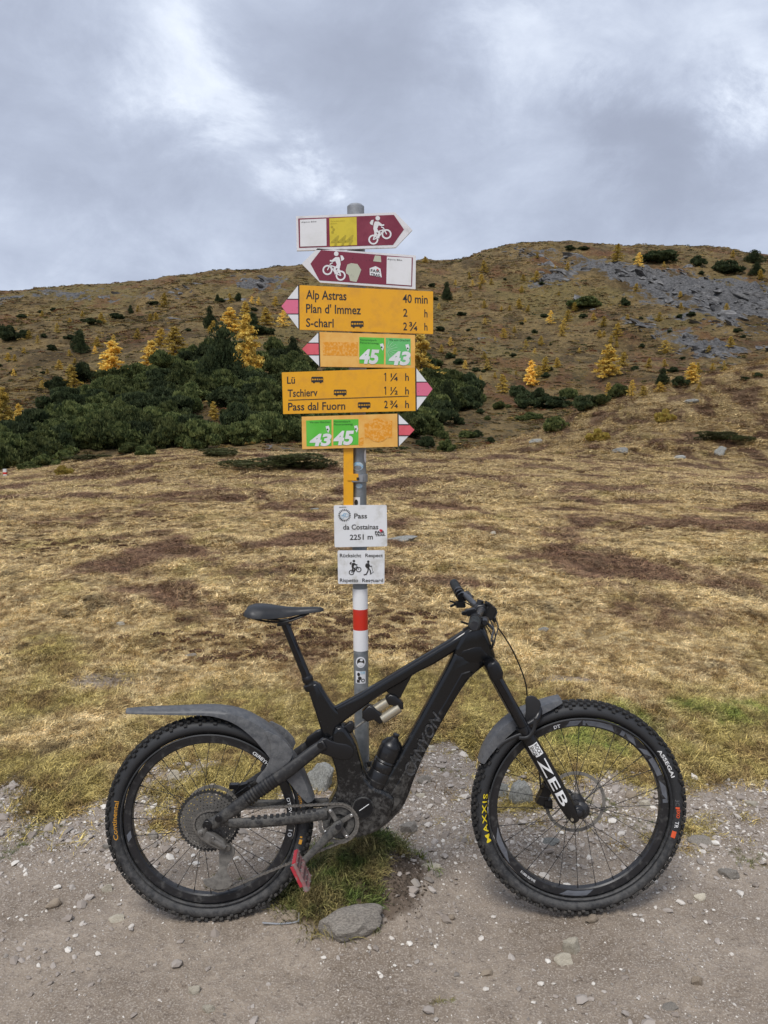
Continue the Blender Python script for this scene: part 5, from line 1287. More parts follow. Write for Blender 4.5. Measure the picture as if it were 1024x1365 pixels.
# --- wheels
def wheel(C, Ro, r_out, r_in, tw, nsp, label, knob_n):
    hub = MB(); hub.lathe([(0, -.072), (.010, -.072), (.012, -.05), (.030, -.036), (.031, -.031), (.017, -.024), (.017, .024), (.031, .031), (.030, .036), (.012, .05), (.010, .072), (0, .072)], C, (0, 1, 0), 28, closedprof=False)
    wh = hub.build('wheel', 'rim_black', bike, tags={'label': label})
    t = MB(); prof = []
    rb = r_out-.004; rt = Ro-.008; cx = (rb+rt)/2+.004
    for a in np.linspace(-150, 150, 17):
        a = R(a); rr = cx+(rt-cx)*math.cos(a)*(1.0 if math.cos(a) > 0 else 1.0); yy = tw*math.sin(a)
        if abs(a) > R(120): yy *= .82
        prof.append((rr, yy))
    t.lathe(prof, C, (0, 1, 0), 120); 
    for sy in (-1, 1):      # moulded ridge above the rim
        t.lathe([(rb+.006, sy*tw*.80), (rb+.009, sy*tw*.97), (rb+.013, sy*tw*.90)], C, (0, 1, 0), 120)
    t.build('tyre', 'rubber', wh, smooth=50)
    k = MB(); rr_ = random.Random(3)
    for i in range(knob_n):
        a = 2*math.pi*i/knob_n
        for row, (yy, rad_, tilt, dx, dy, ph) in enumerate(((-.0085, Ro-.0045, 0, .013, .012, 0), (.0085, Ro-.0045, 0, .013, .012, .5), (-.0225, Ro-.0085, -.55, .012, .009, .5), (.0225, Ro-.0085, .55, .012, .009, 0), (-.0285, Ro-.0175, -1.05, .011, .007, .0), (.0285, Ro-.0175, 1.05, .011, .007, .5))):
            if abs(yy) > .025 and i % 2: continue
            b = a+ph*2*math.pi/knob_n; yy = yy*tw/.031
            er = Vector((math.cos(b), 0, math.sin(b))); et = Vector((-math.sin(b), 0, math.cos(b)))
            nn = (er*math.cos(tilt)+Y3*math.sin(tilt)); sd = nn.cross(et)
            m_ = Matrix((et, sd, nn)).transposed()
            k.box(C+er*rad_+Y3*yy, (dx*rr_.uniform(.85, 1.1), dy, .009), m_)
    k.build('tread', 'tread_rubber', wh, smooth=0, tags={'kind': 'stuff'})
    rm = MB(); rm.lathe([(r_in, -.010), (r_in+.004, -.0145), (r_out-.004, -.0165), (r_out, -.0165), (r_out-.003, -.014), (r_in+.010, 0), (r_out-.003, .014), (r_out, .0165), (r_out-.004, .0165), (r_in+.004, .0145), (r_in, .010)], C, (0, 1, 0), 96)
    rm.build('rim', 'rim_black', wh)
    sm = None
    for i in range(nsp):
        side = -1 if i % 2 else 1; a = 2*math.pi*i/nsp; off = (1 if (i//2) % 2 else -1)*R(52)
        p = C+Vector((math.cos(a+off)*.029, side*.033, math.sin(a+off)*.029)); q = C+Vector((math.cos(a)*(r_in+.002), side*.003, math.sin(a)*(r_in+.002)))
        s_ = MB(); s_.tube([p, q], .00115, 5); s_.tube([q+(p-q).normalized()*.014, q], .0022, 5); s_.build('spoke', 'spoke_black', wh, smooth=60)
    return wh
rear = wheel(RC, WR, .294, .266, .0315, 28, 'rear wheel with orange lettered tyre', 84)
front = wheel(FC, WF, .3155, .2885, .0325, 28, 'front wheel with yellow lettered tyre and grey rim decals', 90)

def arc_text(parent, s, C, r0, cap, a0, a1, y, mat, bold=.02, shear=0, flip=1, name='lettering'):
    """string on a circle of the wheel, baseline radius r0; angles in degrees, 0 = forwards, 90 = up"""
    mb = MB()
    def fn(u, v):
        a = R(a0+(a1-a0)*u); r_ = r0+flip*cap*v
        yy = y
        return C+Vector((math.cos(a)*r_, yy if not callable(y) else y(r_), math.sin(a)*r_))
    put_text(mb, s, fn, bold, shear, 0, True); return mb.build(name, mat, parent, smooth=0)
def sidewall(R0, tw, r_out, lift=.0012):
    rb = r_out-.004; rt = R0-.008; cx = (rb+rt)/2+.004; h = rt-cx
    return lambda r_: -(tw*math.sqrt(max(0, 1-min(1, abs(r_-cx)/h)**2))+lift)
ys_f = sidewall(WF, .0325, .3155); ys_r = sidewall(WR, .0315, .294)
def ang_of(C, px, py):
    p = L(px, py, .033)-C; return math.degrees(math.atan2(p.z, p.x)), math.hypot(p.x, p.z)
# yellow name on the left of the front tyre reads upwards, letters lean outwards
a0, r0 = ang_of(FC, 655, 1122); a1, r1 = ang_of(FC, 645, 1058)
if a0 < 0: a0 += 360
if a1 < 0: a1 += 360
arc_text(front, 'MAXXIS', FC, .330, .0165, a0, a1, ys_f, 'print_yellow', .016)
a0, _r = ang_of(FC, 874, 1003); a1, _r = ang_of(FC, 893, 1038)
arc_text(front, 'ASSEGAI', FC, .336, .0125, a0, a1, ys_f, 'print_white', .02)
arc_text(front, '3C', FC, .334, .013, 5.5, 1.5, ys_f, 'print_grey', .02); arc_text(front, 'EXO', FC, .338, .011, -.5, -5.5, ys_f, 'print_red', .03)
arc_text(front, 'TR', FC, .336, .013, -7.5, -11.5, ys_f, 'print_white', .01); 
def arc_patch(parent, C, r0, r1, a0, a1, y, mat, name='decal', skew=0):
    mb = MB(); n = max(2, int(abs(a1-a0)/3)); vs = []
    for i in range(n+1):
        a = R(a0+(a1-a0)*i/n)
        for r_, sk in ((r0, 0), ((r0+r1)/2, skew/2), (r1, skew)):
            b = a+R(sk); vs.append(C+Vector((math.cos(b)*r_, y(r_) if callable(y) else y, math.sin(b)*r_)))
    mb.add(vs, [(3*i+k, 3*i+3+k, 3*i+4+k, 3*i+1+k) for i in range(n) for k in (0, 1)]); return mb.build(name, mat, parent, smooth=0)
arc_patch(front, FC, .333, .347, -13.5, -17.5, ys_f, 'print_red'); arc_patch(front, FC, .334, .347, 1, -.2, ys_f, 'print_red')
rim_f = lambda r_: -(.0165 if r_ > .3 else .0155)-.0008
for a0, a1, sk in ((100, 92, -3), (88.5, 86.5, 0), (84.5, 66, 3), (62, 59, 0), (55, 48, 5), (46, 40, -5), (35, 22, 0), (19, 9, -5), (5.5, 3, 0), (-98, -80, -5), (-150, -168, 8)):
    arc_patch(front, FC, .2945, .3115, a0, a1, rim_f, 'rim_grey', 'rim_decal', sk)
arc_text(front, 'DT', FC, .296, .012, 108, 103.5, rim_f, 'print_white', .03)
arc_text(front, 'E1900 SPLINE', FC, .2975, .008, -133, -121, rim_f, 'print_white', .01)
# rear: orange name on the left, white HYBRID above right
a0, r0 = ang_of(RC, 157, 1120); a1, r1 = ang_of(RC, 154, 1068)
if a0 < 0: a0 += 360
if a1 < 0: a1 += 360
arc_text(rear, 'Continental', RC, .313, .0150, a0, a1, ys_r, 'print_orange', .012)
rim_r = lambda r_: -.0173
arc_text(rear, 'HYBRID', RC, .273, .012, 43, 57, rim_r, 'print_white', .02, 0, 1)
arc_text(rear, 'DT SWISS', RC, .275, .011, 15, -3, rim_r, 'print_white', .015); arc_text(rear, '10', RC, .275, .014, -8, -13, rim_r, 'print_white', .02)
arc_text(rear, 'KRYPTOTAL', RC, .318, .009, 22, 8, ys_r, 'print_orange', .01); arc_patch(rear, RC, .318, .328, -12, -15, ys_r, 'print_orange'); arc_patch(rear, RC, .318, .326, -10, -11, ys_r, 'print_orange')
arc_patch(rear, RC, .272, .288, 187, 192, rim_r, 'rim_grey', 'rim_decal', 3)
def rotor(wh, C, r_):
    mb = MB(); y0 = .040
    mb.lathe([(r_-.012, y0-.001), (r_, y0-.001), (r_, y0+.001), (r_-.012, y0+.001)], C, (0, 1, 0), 72)
    for i in range(6):
        a = i*math.pi/3; mb.tube([C+Vector((math.cos(a)*.03, y0, math.sin(a)*.03)), C+Vector((math.cos(a+.55)*(r_-.014), y0, math.sin(a+.55)*(r_-.014)))], .0026, 4, k=.3)
    mb.lathe([(.018, y0-.004), (.034, y0-.004), (.034, y0+.002), (.018, y0+.002)], C, (0, 1, 0), 30); mb.build('brake_rotor', 'rotor_steel', wh)
rotor(front, FC, .11); rotor(rear, RC, .10)

# --- frame
fr = MB()
# down tube with its swelling towards the motor
pillow(fr, [(607, 868), (640, 872), (652, 884), (636, 897), (625, 907), (602, 942), (583, 976), (565, 1010), (552, 1042), (546, 1060), (538, 1078), (520, 1098), (500, 1112), (483, 1116), (476, 1100), (486, 1076), (506, 1050), (530, 1012), (553, 970), (578, 924), (600, 884)], .030, .016, 0, None, 1)
# motor shell and lower seat tube
pillow(fr, [(444, 972), (458, 968), (474, 990), (480, 1012), (486, 1036), (498, 1050), (516, 1056), (528, 1066), (520, 1092), (500, 1112), (476, 1118), (452, 1122), (432, 1112), (428, 1090), (440, 1072), (450, 1052), (448, 1030), (440, 1006)], .043, .014, 0, None, 1)
# seat tube
pillow(fr, [(408, 914), (425, 910), (434, 926), (446, 944), (458, 952), (456, 964), (452, 976), (456, 996), (440, 1004), (430, 982), (420, 950)], .0215, .012, 0, None, 1)
# top tube with the shock gusset
pillow(fr, [(446, 944), (480, 926), (520, 902), (560, 878), (600, 854), (624, 838), (640, 842), (632, 856), (606, 870), (580, 886), (556, 898), (536, 911), (520, 920), (496, 936), (470, 955), (452, 968)], .022, .015, 0, None, 0, 5)
pillow(fr, [(513, 921), (560, 892), (549, 902), (541, 917), (534, 931), (526, 929)], .012, .004, 0, None, 0)
# head tube
pillow(fr, [(620, 842), (632, 836), (645, 836), (652, 850), (661, 880), (650, 891), (634, 880), (612, 882), (604, 870)], .030, .014, 0, None, 1)
pillow(fr, [(630, 836), (647, 836), (665, 884), (649, 893)], .0275, .017, 0, None, 1)
frame_ = fr.build('frame', 'frame_paint', bike, smooth=35)
pn = MB()
pillow(pn, [(614, 896), (628, 892), (633, 898), (622, 909), (600, 945), (581, 978), (563, 1011), (549, 1043), (541, 1064), (530, 1080), (512, 1096), (497, 1104), (506, 1080), (524, 1050), (545, 1014), (565, 976), (591, 936), (608, 906)], .0335, .010, 0, None, 0, 1)
pn.build('down_tube_guard', 'frame_panel', frame_, smooth=35)
pn = MB(); pillow(pn, [(611, 869), (640, 860), (646, 868), (654, 876), (640, 884), (622, 884)], .0306, .004, 0, None, 1); pn.build('head_tube_panel', 'frame_panel', frame_, smooth=55)
# name on the down tube, hatched letters reading up the tube
mb = MB(); 
def dt(u, v):
    a = L(535+(577-535)*u, 1029+(947-1029)*u, .0345); b = L(550+(590-550)*u, 1036+(955-1036)*u, .0345); p = a+(b-a)*(1-v*.95); return Vector((p.x, -.0344, p.z))
put_text(mb, 'CANYON', dt, .02, .35); mb.build('lettering', 'print_dim', frame_, smooth=0)
mb = MB()
def tt(u, v): p = L(462+(483-462)*u, 950+(938-950)*u-5*v, .0218); return Vector((p.x, -.0216, p.z))
put_text(mb, 'STRIVE', tt, .01, 0); mb.build('lettering', 'print_grey', frame_, smooth=0)
# motor cover and its white stroke
mc = L(484, 1077, .05); mb = MB(); disc(mb, mc, .037, -.052, -.040, 40); mo = mb.build('motor_cover', 'muddy_black', frame_)
mb = MB()
for i in range(-8, 9):
    hh = math.sqrt(max(0, .034**2-(i*.004)**2)); mb.box((mc.x, -.0528, mc.z+i*.004), (hh*2, .0016, .0022), Matrix.Rotation(R(-20), 3, 'Y') if False else None)
mb.build('cooling_fin', 'black_satin', mo, smooth=0, tags={'kind': 'stuff'})
mb = MB(); a, b = L(479, 1081, .054), L(492, 1072, .054); a.y = b.y = -.0542; mb.tube([a, b], .0012, 4); mb.build('light_strip', 'print_white', mo)
for (px, py, r_) in ((517, 1104, .004), (447, 1064, .004), (440, 1113, .004)):
    mb = MB(); disc(mb, L(px, py, .045), r_, -.0475, -.042, 10); mb.build('bolt', 'rim_black', frame_)

# swingarm: seat stays and chain stays, both sides
sw = MB()
def stay(mb, pts, yv, half_h, half_w):
    ps = []
    for (px, py), y_ in zip(pts, yv):
        p = L(px, py, -y_); ps.append(Vector((p.x, y_, p.z)))
    ps = smooth_path(ps, 5); n = len(ps); mb.tube(ps, lerp_list(half_h, n), 14, k=list(np.array(lerp_list(half_w, n))/np.array(lerp_list(half_h, n))))
    return ps
near_s = stay(sw, [(281, 1099), (300, 1087), (340, 1058), (385, 1027), (420, 1000), (433, 992)], [-.078, -.078, -.072, -.064, -.050, -.046], [.020, .021, .022, .023, .020, .018], [.010, .010, .011, .011, .011, .010])
cs = stay(sw, [(305, 1097), (330, 1097), (370, 1094), (405, 1089), (436, 1084)], [-.078, -.076, -.068, -.056, -.045], [.016, .018, .019, .021, .022], [.009, .010, .011, .012, .014])
for ps, hh in ((near_s, .019), (cs, .017)):
    sw.tube([Vector((p.x, -p.y, p.z)) for p in ps[::3]+[ps[-1]]], hh, 12, k=.55)
a = near_s[-12]; sw.tube([Vector((a.x, -.06, a.z)), Vector((a.x, .06, a.z))], .020, 14)     # bridge behind the seat tube
swing = sw.build('swingarm', 'muddy_black', bike, smooth=60)
mb = MB()
for i in range(11):      # ribbed stay guard
    p = near_s[13]*(1-i/10*.62)+near_s[6]*(i/10*.62); 
    t_ = (near_s[13]-near_s[6]).normalized(); mb.tube([p-t_*.002, p+t_*.002], .0245, 12, k=.54)
mb.build('stay_guard', 'black_satin', swing)
mb = MB()
for i in range(12):
    p = cs[6+i] if 6+i < len(cs) else cs[-1]; mb.box(p+Vector((0, 0, .018)), (.011, .018, .007))
mb.build('chain_guard', 'rubber', swing, bevel=.001)
pv = [(276, 1101, .016, -.092), (291, 1092, .012, -.091), (427, 994, .011, -.060), (458, 1004, .012, -.036)]
for (px, py, r_, y_) in pv:
    mb = MB(); c = L(px, py, -y_); disc(mb, c, r_, y_, y_+.02, 22); q = Vector((c.x, 0, c.z)); mb.lathe([(0, y_-.001), (r_*.45, y_-.001), (r_*.55, y_+.001)], q, (0, 1, 0), 6, closedprof=False); mb.build('pivot_bolt', 'black_satin', swing)
rk = MB(); pillow(rk, [(432, 983), (446, 990), (466, 993), (473, 1002), (468, 1013), (455, 1014), (438, 1008), (424, 1004), (421, 992)], .010, .004, -.036, .046, 1)
pillow(rk, [(440, 998), (434, 988), (458, 969), (468, 962), (474, 968), (468, 976), (452, 990)], .012, .004, -.012, .026, 1)
pillow(rk, [(404, 990), (426, 974), (434, 980), (432, 992), (412, 1004)], .010, .004, .030, .0, 1)
rk.build('rocker_link', 'black_satin', bike, smooth=55)

# shock
def cyl_between(mb, a, b, r_, cap=.002, seg=20):
    d = (b-a).normalized(); mb.tube([a, a+d*cap, b-d*cap, b], [r_-cap, r_, r_, r_-cap], seg)
sh = MB(); a, b = L(467, 975, .0), L(492, 957, .0); cyl_between(sh, a, b, .0036); sh_o = sh.build('shock', 'rotor_steel', bike)
for (A, B_, r_, dy) in (((497, 948), (517, 935), .0165, 0), ((509, 959), (533, 943), .0165, -.012)):
    mb = MB(); a, b = L(*A, -dy), L(*B_, -dy); cyl_between(mb, a, b, r_); mb.build('shock_can', 'shock_gold', sh_o)
mb = MB(); pillow(mb, [(483, 949), (492, 941), (500, 944), (512, 955), (514, 962), (506, 966), (498, 960), (490, 963), (483, 958)], .020, .006, 0, None, 0)
pillow(mb, [(514, 931), (520, 926), (528, 928), (538, 938), (538, 946), (531, 947), (526, 942), (518, 940)], .020, .006, 0, None, 0)
pillow(mb, [(462, 968), (470, 968), (471, 976), (464, 979)], .014, .004, 0, None, 0); mb.build('shock_body', 'black_satin', sh_o, smooth=50)

# seat post and saddle
sp_ = MB(); a, b = L(379, 829), L(413, 912); d = (b-a).normalized(); sp_.tube([a, b], .0153, 24); sp_o = sp_.build('seatpost', 'stanchion', bike)
mb = MB(); mb.tube([b-d*.030, b-d*.026, b-d*.014, b-d*.010], [.0175, .0195, .0195, .0175], 24); mb.tube([b-d*.004, b+d*.0, b+d*.012, b+d*.02], [.020, .0245, .0245, .021], 24); mb.tube([b-d*.036, b+d*.004], .0165, 24); mb.build('seat_clamp', 'black_satin', sp_o)
sd = MB(); N = 26; K = 22; sec = []
XS = [327, 331, 338, 350, 364, 380, 398, 416, 426, 431.5]; TOP = [814, 808, 805.5, 805, 806.5, 808.5, 809.5, 809.0, 809.0, 811]; BOT = [820, 823, 825.5, 826.5, 827, 825.5, 821.5, 818, 817, 815.5]; HW = [.045, .060, .070, .070, .056, .036, .025, .021, .017, .008]
ptsx = np.linspace(XS[0], XS[-1], N)
for x_ in ptsx:
    t_, b_, w_ = np.interp(x_, XS, TOP), np.interp(x_, XS, BOT), np.interp(x_, XS, HW); a, b = L(x_, t_), L(x_, b_); zc = (a.z+b.z)/2; hz = (a.z-b.z)/2
    for j in range(K):
        th = 2*math.pi*j/K; c_, s_ = math.cos(th), math.sin(th)
        yy = w_*math.copysign(abs(c_)**.8, c_); zz_ = zc+hz*math.copysign(abs(s_)**.75, s_)
        if s_ > 0: zz_ -= .22*hz*(abs(c_)**3)*2
        else: zz_ = zc+hz*s_*(.55 if abs(c_) < .7 else 1.0)
        sec.append((a.x, yy, zz_))
sd.add(sec, [(i*K+j, i*K+(j+1) % K, (i+1)*K+(j+1) % K, (i+1)*K+j) for i in range(N-1) for j in range(K)]+[tuple(range(K-1, -1, -1)), tuple(range((N-1)*K, N*K))])
sd_o = sd.build('saddle', 'saddle_black', bike, smooth=70)
mb = MB()
for s_ in (-1, 1):
    ps = smooth_path([Vector((L(px, py).x, s_*yy, L(px, py).z)) for px, py, yy in ((338, 822, .03), (352, 826, .022), (372, 828, .022), (386, 826.5, .022), (400, 822, .016), (412, 817, .010))], 5); mb.tube(ps, .0036, 8)
mb.build('saddle_rail', 'black_satin', sd_o); mb = MB(); c = L(379, 829); mb.box(c, (.036, .05, .012)); mb.box(c-Vector((0, 0, .01)), (.05, .018, .008)); mb.build('rail_clamp', 'black_satin', sd_o, bevel=.002)

# fork
fk = MB(); w_f = .068
ca, cb = L(659, 899, .09), L(666, 912, .09)
def fl(px, py, y_): p = L(px, py, w_f); return Vector((p.x, y_, p.z))
pillow(fk, [(648, 886), (664, 880), (674, 902), (660, 914), (652, 902)], .088, .012, 0, .085, 1)
hd0, hd1 = L(640, 838), L(656, 890); fk.tube([hd0, hd1], .02, 20)
fork = fk.build('fork', 'black_satin', bike, smooth=50)
for s_ in (-1, 1):
    mb = MB(); mb.tube([fl(659, 898, s_*w_f), fl(703, 978, s_*w_f)], .0192, 24); mb.build('stanchion', 'stanchion', fork)
    mb = MB(); ps = [fl(696, 968, s_*w_f), fl(700, 976, s_*w_f), fl(716, 1004, s_*w_f), fl(735, 1036, s_*w_f), fl(752, 1067, s_*w_f), fl(762, 1084, s_*w_f), fl(767, 1094, s_*w_f)]
    mb.tube(ps, [.0235, .0255, .0265, .0265, .0260, .0235, .015], 26)
    p = fl(771, 1082, s_*w_f); disc(mb, p, .021, s_*w_f-.013, s_*w_f+.013, 24, .004)
    p2 = fl(762, 1084, s_*w_f); mb.tube([p2, p], .017, 12)
    lg = mb.build('lower_leg', 'black_satin', fork, smooth=60)
    mb = MB(); c = Vector((p.x, 0, p.z)); y_ = s_*(w_f+.013); mb.lathe([(0, y_), (.010, y_), (.010, y_+s_*.004), (.006, y_+s_*.006), (0, y_+s_*.006)], c, (0, 1, 0), 16, closedprof=False); mb.build('axle_end', 'rim_black', lg)
    if s_ < 0:
        q = fl(760, 1088, -w_f-.024); mb = MB(); mb.tube([q, q+Vector((0, -.006, 0))], .005, 10); mb.build('foot_bolt', 'shock_gold', lg)
        def leg_map(x0, y0, x1, y1, wd, bulge=.0265):
            A = fl(x0, y0, 0); B_ = fl(x1, y1, 0); d_ = (B_-A); n_ = Vector((d_.z, 0, -d_.x)).normalized()
            def fn(u, v, a0=0.0):
                k_ = (v-.5)*wd; th = k_/bulge; p_ = A+d_*u+n_*(-math.sin(th)*(bulge+.0009)); return Vector((p_.x, -w_f-math.cos(th)*(bulge+.0009), p_.z))
            return fn
        mb = MB(); fn = leg_map(719, 1008, 752, 1069, .030); put_text(mb, 'ZEB', fn, .012, .0, 0, True); mb.build('lettering', 'print_white', lg, smooth=0)
        mb = MB(); fn = leg_map(708, 989, 717, 1004, .034); n_ = 6; vs = [fn(u, v) for u in (0, 1) for v in np.linspace(0, 1, n_)]; mb.add(vs, [(i, i+1, n_+i+1, n_+i) for i in range(n_-1)]); mb.build('decal', 'print_white', lg, smooth=0)
        mb = MB(); fn2 = leg_map(708, 989, 717, 1004, .034, .0271)
        put_text(mb, 'ROCK', lambda u, v: fn2(.10+.36*v if False else .46-.36*(1-v) if False else .08+.84*u, .54+.38*v), .02); put_text(mb, 'SHOX', lambda u, v: fn2(.08+.84*u, .08+.38*v), .02); mb.build('lettering', 'letter_black', lg, smooth=0)
arch = MB(); A1 = fl(702, 968, -w_f+.005); A2 = fl(702, 968, w_f-.005); tp = L(716, 940, 0)
arch.tube(smooth_path([A1, Vector((tp.x-.012, -.05, tp.z-.03)), Vector((tp.x, -.025, tp.z)), Vector((tp.x, .025, tp.z)), Vector((tp.x-.012, .05, tp.z-.03)), A2], 6), .013, 12); arch.build('fork_arch', 'black_satin', fork)
cal = MB(); c = L(727, 1066, -.03); c.y = .05; cal.box(c+Vector((0, 0, .012)), (.034, .034, .075), Matrix.Rotation(R(25), 3, 'Y')); cal.box(c+Vector((.012, 0, -.02)), (.03, .04, .03)); cal.tube([c+Vector((-.012, 0, .03)), c+Vector((-.016, -.004, .075)), c+Vector((-.02, 0, .13))], .003, 8); cal.build('brake_caliper', 'black_satin', fork, bevel=.003)
mb = MB(); c = L(757, 1066, -.03); c.y = -.036; mb.box(c, (.05, .012, .05), Matrix.Rotation(R(30), 3, 'Y')); mb.build('hub_guard', 'rim_black', fork, bevel=.004)

# mudguards
def channel(mb, path, hw, drop, th=.0022, crown=.010, mi=0):
    """arched guard: half width and skirt depth per path point"""
    n = len(path); K = 11; top_ = []; low = []
    for i, p in enumerate(path):
        t = (path[min(i+1, n-1)]-path[max(i-1, 0)]).normalized(); nn = Vector((-t.z, 0, t.x))
        for j in range(K):
            s_ = j/(K-1)*2-1; a = abs(s_)
            if a < .64: y_ = s_/.64*hw[i]*.96; dz = crown*(s_/.64)**2
            else: k_ = (a-.64)/.36; y_ = math.copysign(hw[i]*(.96+.04*k_), s_); dz = crown+drop[i]*k_
            top_.append(p+Y3*y_-nn*dz); low.append(p+Y3*y_*(1-th/hw[i])-nn*(dz+th*(1 if a < .7 else .3)))
    o = n*K; f = []
    for i in range(n-1):
        for j in range(K-1):
            q = (i*K+j, i*K+j+1, (i+1)*K+j+1, (i+1)*K+j); f.append(q); f.append(tuple(o+e for e in reversed(q)))
    for i in range(n-1):
        f.append((i*K, (i+1)*K, o+(i+1)*K, o+i*K)); f.append((i*K+K-1, o+i*K+K-1, o+(i+1)*K+K-1, (i+1)*K+K-1))
    for j in range(K-1):
        f.append((j, o+j, o+j+1, j+1)); b_ = (n-1)*K; f.append((b_+j, b_+j+1, o+b_+j+1, o+b_+j))
    mb.add(top_+low, f, mi)
pth = smooth_path(Ls([(169, 944), (200, 942), (240, 941), (285, 940), (318, 945), (345, 957), (368, 974), (388, 997), (404, 1022), (414, 1045), (420, 1062)], .0), 4)
n = len(pth); mb = MB(); channel(mb, pth, lerp_list([.018, .034, .042, .048, .05, .05, .05, .048, .046, .042, .036], n), lerp_list([.004, .008, .010, .014, .026, .040, .052, .056, .050, .034, .015], n))
rg = mb.build('mudguard', 'fender', bike, smooth=50, tags={'label': 'long rear mudguard with dusty upswept tail'})
mb = MB()
for s_ in (-1, 1):
    pillow(mb, [(352, 972), (376, 984), (392, 1002), (386, 1016), (368, 1030), (346, 1046), (340, 1040), (356, 1022), (362, 1004), (360, 990)], .003, .001, s_*.054, .054, 1)
mb.build('mudguard_strut', 'fender', rg, smooth=50)
pth = smooth_path(Ls([(637, 1012), (643, 996), (654, 978), (670, 961), (690, 947), (712, 938), (728, 932), (745, 927)], .0), 4); n = len(pth)
mb = MB(); channel(mb, pth, lerp_list([.034, .040, .043, .045, .045, .043, .041, .034], n), lerp_list([.012, .022, .030, .032, .030, .026, .022, .012], n), crown=.006)
fg = mb.build('mudguard', 'fender_dusty', bike, smooth=50, tags={'label': 'short front mudguard on the fork arch'})
mb = MB(); pillow(mb, [(700, 930), (711, 927), (722, 936), (718, 950), (712, 972), (704, 978), (700, 962), (702, 946)], .004, .0015, -.050, .054, 1)
ps = smooth_path(Ls([(704, 978), (690, 981), (672, 990), (664, 998)], .085), 5); mb.tube(ps, .006, 8, k=.4); mb.tube(smooth_path(Ls([(692, 984), (704, 983), (712, 972), (714, 958)], .098), 5), .006, 8, k=.5); mb.build('mudguard_bracket', 'muddy_black', fg, smooth=50)

# handlebar, stem, controls
st = MB(); sa, sb = L(638, 832), L(642, 812)
hb_c = L(640, 812, 0)
pillow(st, [(628, 828), (634, 806), (650, 806), (656, 816), (650, 836), (634, 838)], .026, .008, 0, None, 1)
st.tube([L(634, 846), L(640, 826)], .0245, 20)
stem = st.build('stem', 'black_satin', bike, smooth=50)
ne = L(632, 834, .385); fe = L(605, 777, -.385)
e_ = Vector(((ne.x+fe.x)/2, 0, (ne.z+fe.z)/2))

def at_y(p, y_): return Vector((p.x, y_, p.z))
bar = [at_y(L(605, 777, -.385), .385), at_y(L(609, 784, -.31), .31), at_y(L(614, 790, -.24), .24), at_y(L(622, 795, -.17), .17), at_y(L(632, 805, -.09), .09), at_y(L(640, 813, 0), .035)]
barn = [at_y(L(640, 813, 0), -.035), at_y(L(641, 815, .09), -.09), at_y(L(638, 820, .17), -.17), at_y(L(635, 826, .24), -.24), at_y(L(633, 830, .31), -.31), at_y(L(632, 834, .385), -.385)]
full = smooth_path(bar, 5)+smooth_path(barn, 5); n = len(full)
rad_ = [.0112+.0045*math.exp(-(p.y/.07)**4) for p in full]
mb = MB(); mb.tube(full, rad_, 20, ref=(0, 0, 1)); hb = mb.build('handlebar', 'bar_grey', bike)
for bb, s_ in ((bar, 1), (barn[::-1], -1)):
    a, b = bb[0], bb[1]; d = (b-a).normalized(); g = MB(); ps = [a+d*t for t in (-.004, 0, .004, .03, .06, .09, .118, .122)]
    g.tube(ps, [.011, .0155, .0172, .0162, .0168, .0162, .0172, .012], 22, ref=(0, 0, 1))
    for k in range(7): g.tube([a+d*(.018+.014*k), a+d*(.024+.014*k)], .0176, 22, ref=(0, 0, 1))
    go_ = g.build('grip', 'grip_rubber', hb)
    g = MB(); g.tube([a+d*.122, a+d*.136], .0195, 22, ref=(0, 0, 1)); g.tube([a-d*.006, a-d*.003], .0135, 20, ref=(0, 0, 1)); g.box(a+d*.129+Vector((0, 0, -.02)), (.014, .012, .012)); g.build('lock_ring', 'rim_black', go_)
    c = a+d*.165; lv = MB()        # brake lever, clamp, reservoir
    lv.tube([c-d*.007, c+d*.007], .0195, 20, ref=(0, 0, 1)); 
    r0_ = c+Vector((.030, 0, -.006)); lv.tube([r0_-d*.045, r0_-d*.03, r0_+d*.02, r0_+d*.035], [.008, .0125, .0135, .009], 14, ref=(0, 0, 1)); lv.box(c+Vector((.018, 0, -.002)), (.03, .018, .018))
    lv.build('brake_clamp', 'black_satin', hb, bevel=.001)
    bl = MB(); q = r0_-d*.03+Vector((.012, 0, -.008)); e_ = [q, q-d*.03+Vector((.016, 0, -.012)), q-d*.07+Vector((.012, 0, -.026)), q-d*.105+Vector((.010, 0, -.034))]; bl.tube(smooth_path(e_, 5), .0065, 10, k=.6, ref=(1, 0, 0)); bl.build('brake_lever', 'bar_grey' if s_ < 0 else 'black_satin', hb)
    c2 = a+d*.20; pd = MB(); pd.tube([c2-d*.006, c2+d*.006], .0185, 18, ref=(0, 0, 1)); pd.box(c2+Vector((-.006, 0, -.026)), (.034, .042, .020)); pd.box(c2+Vector((-.030, s_*.012, -.030)), (.030, .018, .007), Matrix.Rotation(R(-25), 3, 'Y')); pd.box(c2+Vector((-.036, -s_*.006, -.016)), (.026, .014, .006), Matrix.Rotation(R(20), 3, 'Y')); pd.build('shift_lever', 'black_satin', hb, bevel=.002)
mb = MB(); c = at_y(L(652, 815, .02), -.02); mb.box(c, (.032, .075, .045), Matrix.Rotation(R(25), 3, 'Y')); mb.box(c+Vector((-.002, 0, .026)), (.024, .06, .010), Matrix.Rotation(R(25), 3, 'Y')); mb.box(c+Vector((.016, .0, -.026)), (.012, .05, .02)); dsp = mb.build('head_lamp', 'black_satin', hb, bevel=.004)
mb = MB(); mb.box(c+Vector((.019, 0, -.009)), (.004, .055, .028), Matrix.Rotation(R(25), 3, 'Y')); mb.build('lens', 'rim_grey', dsp, bevel=.002)
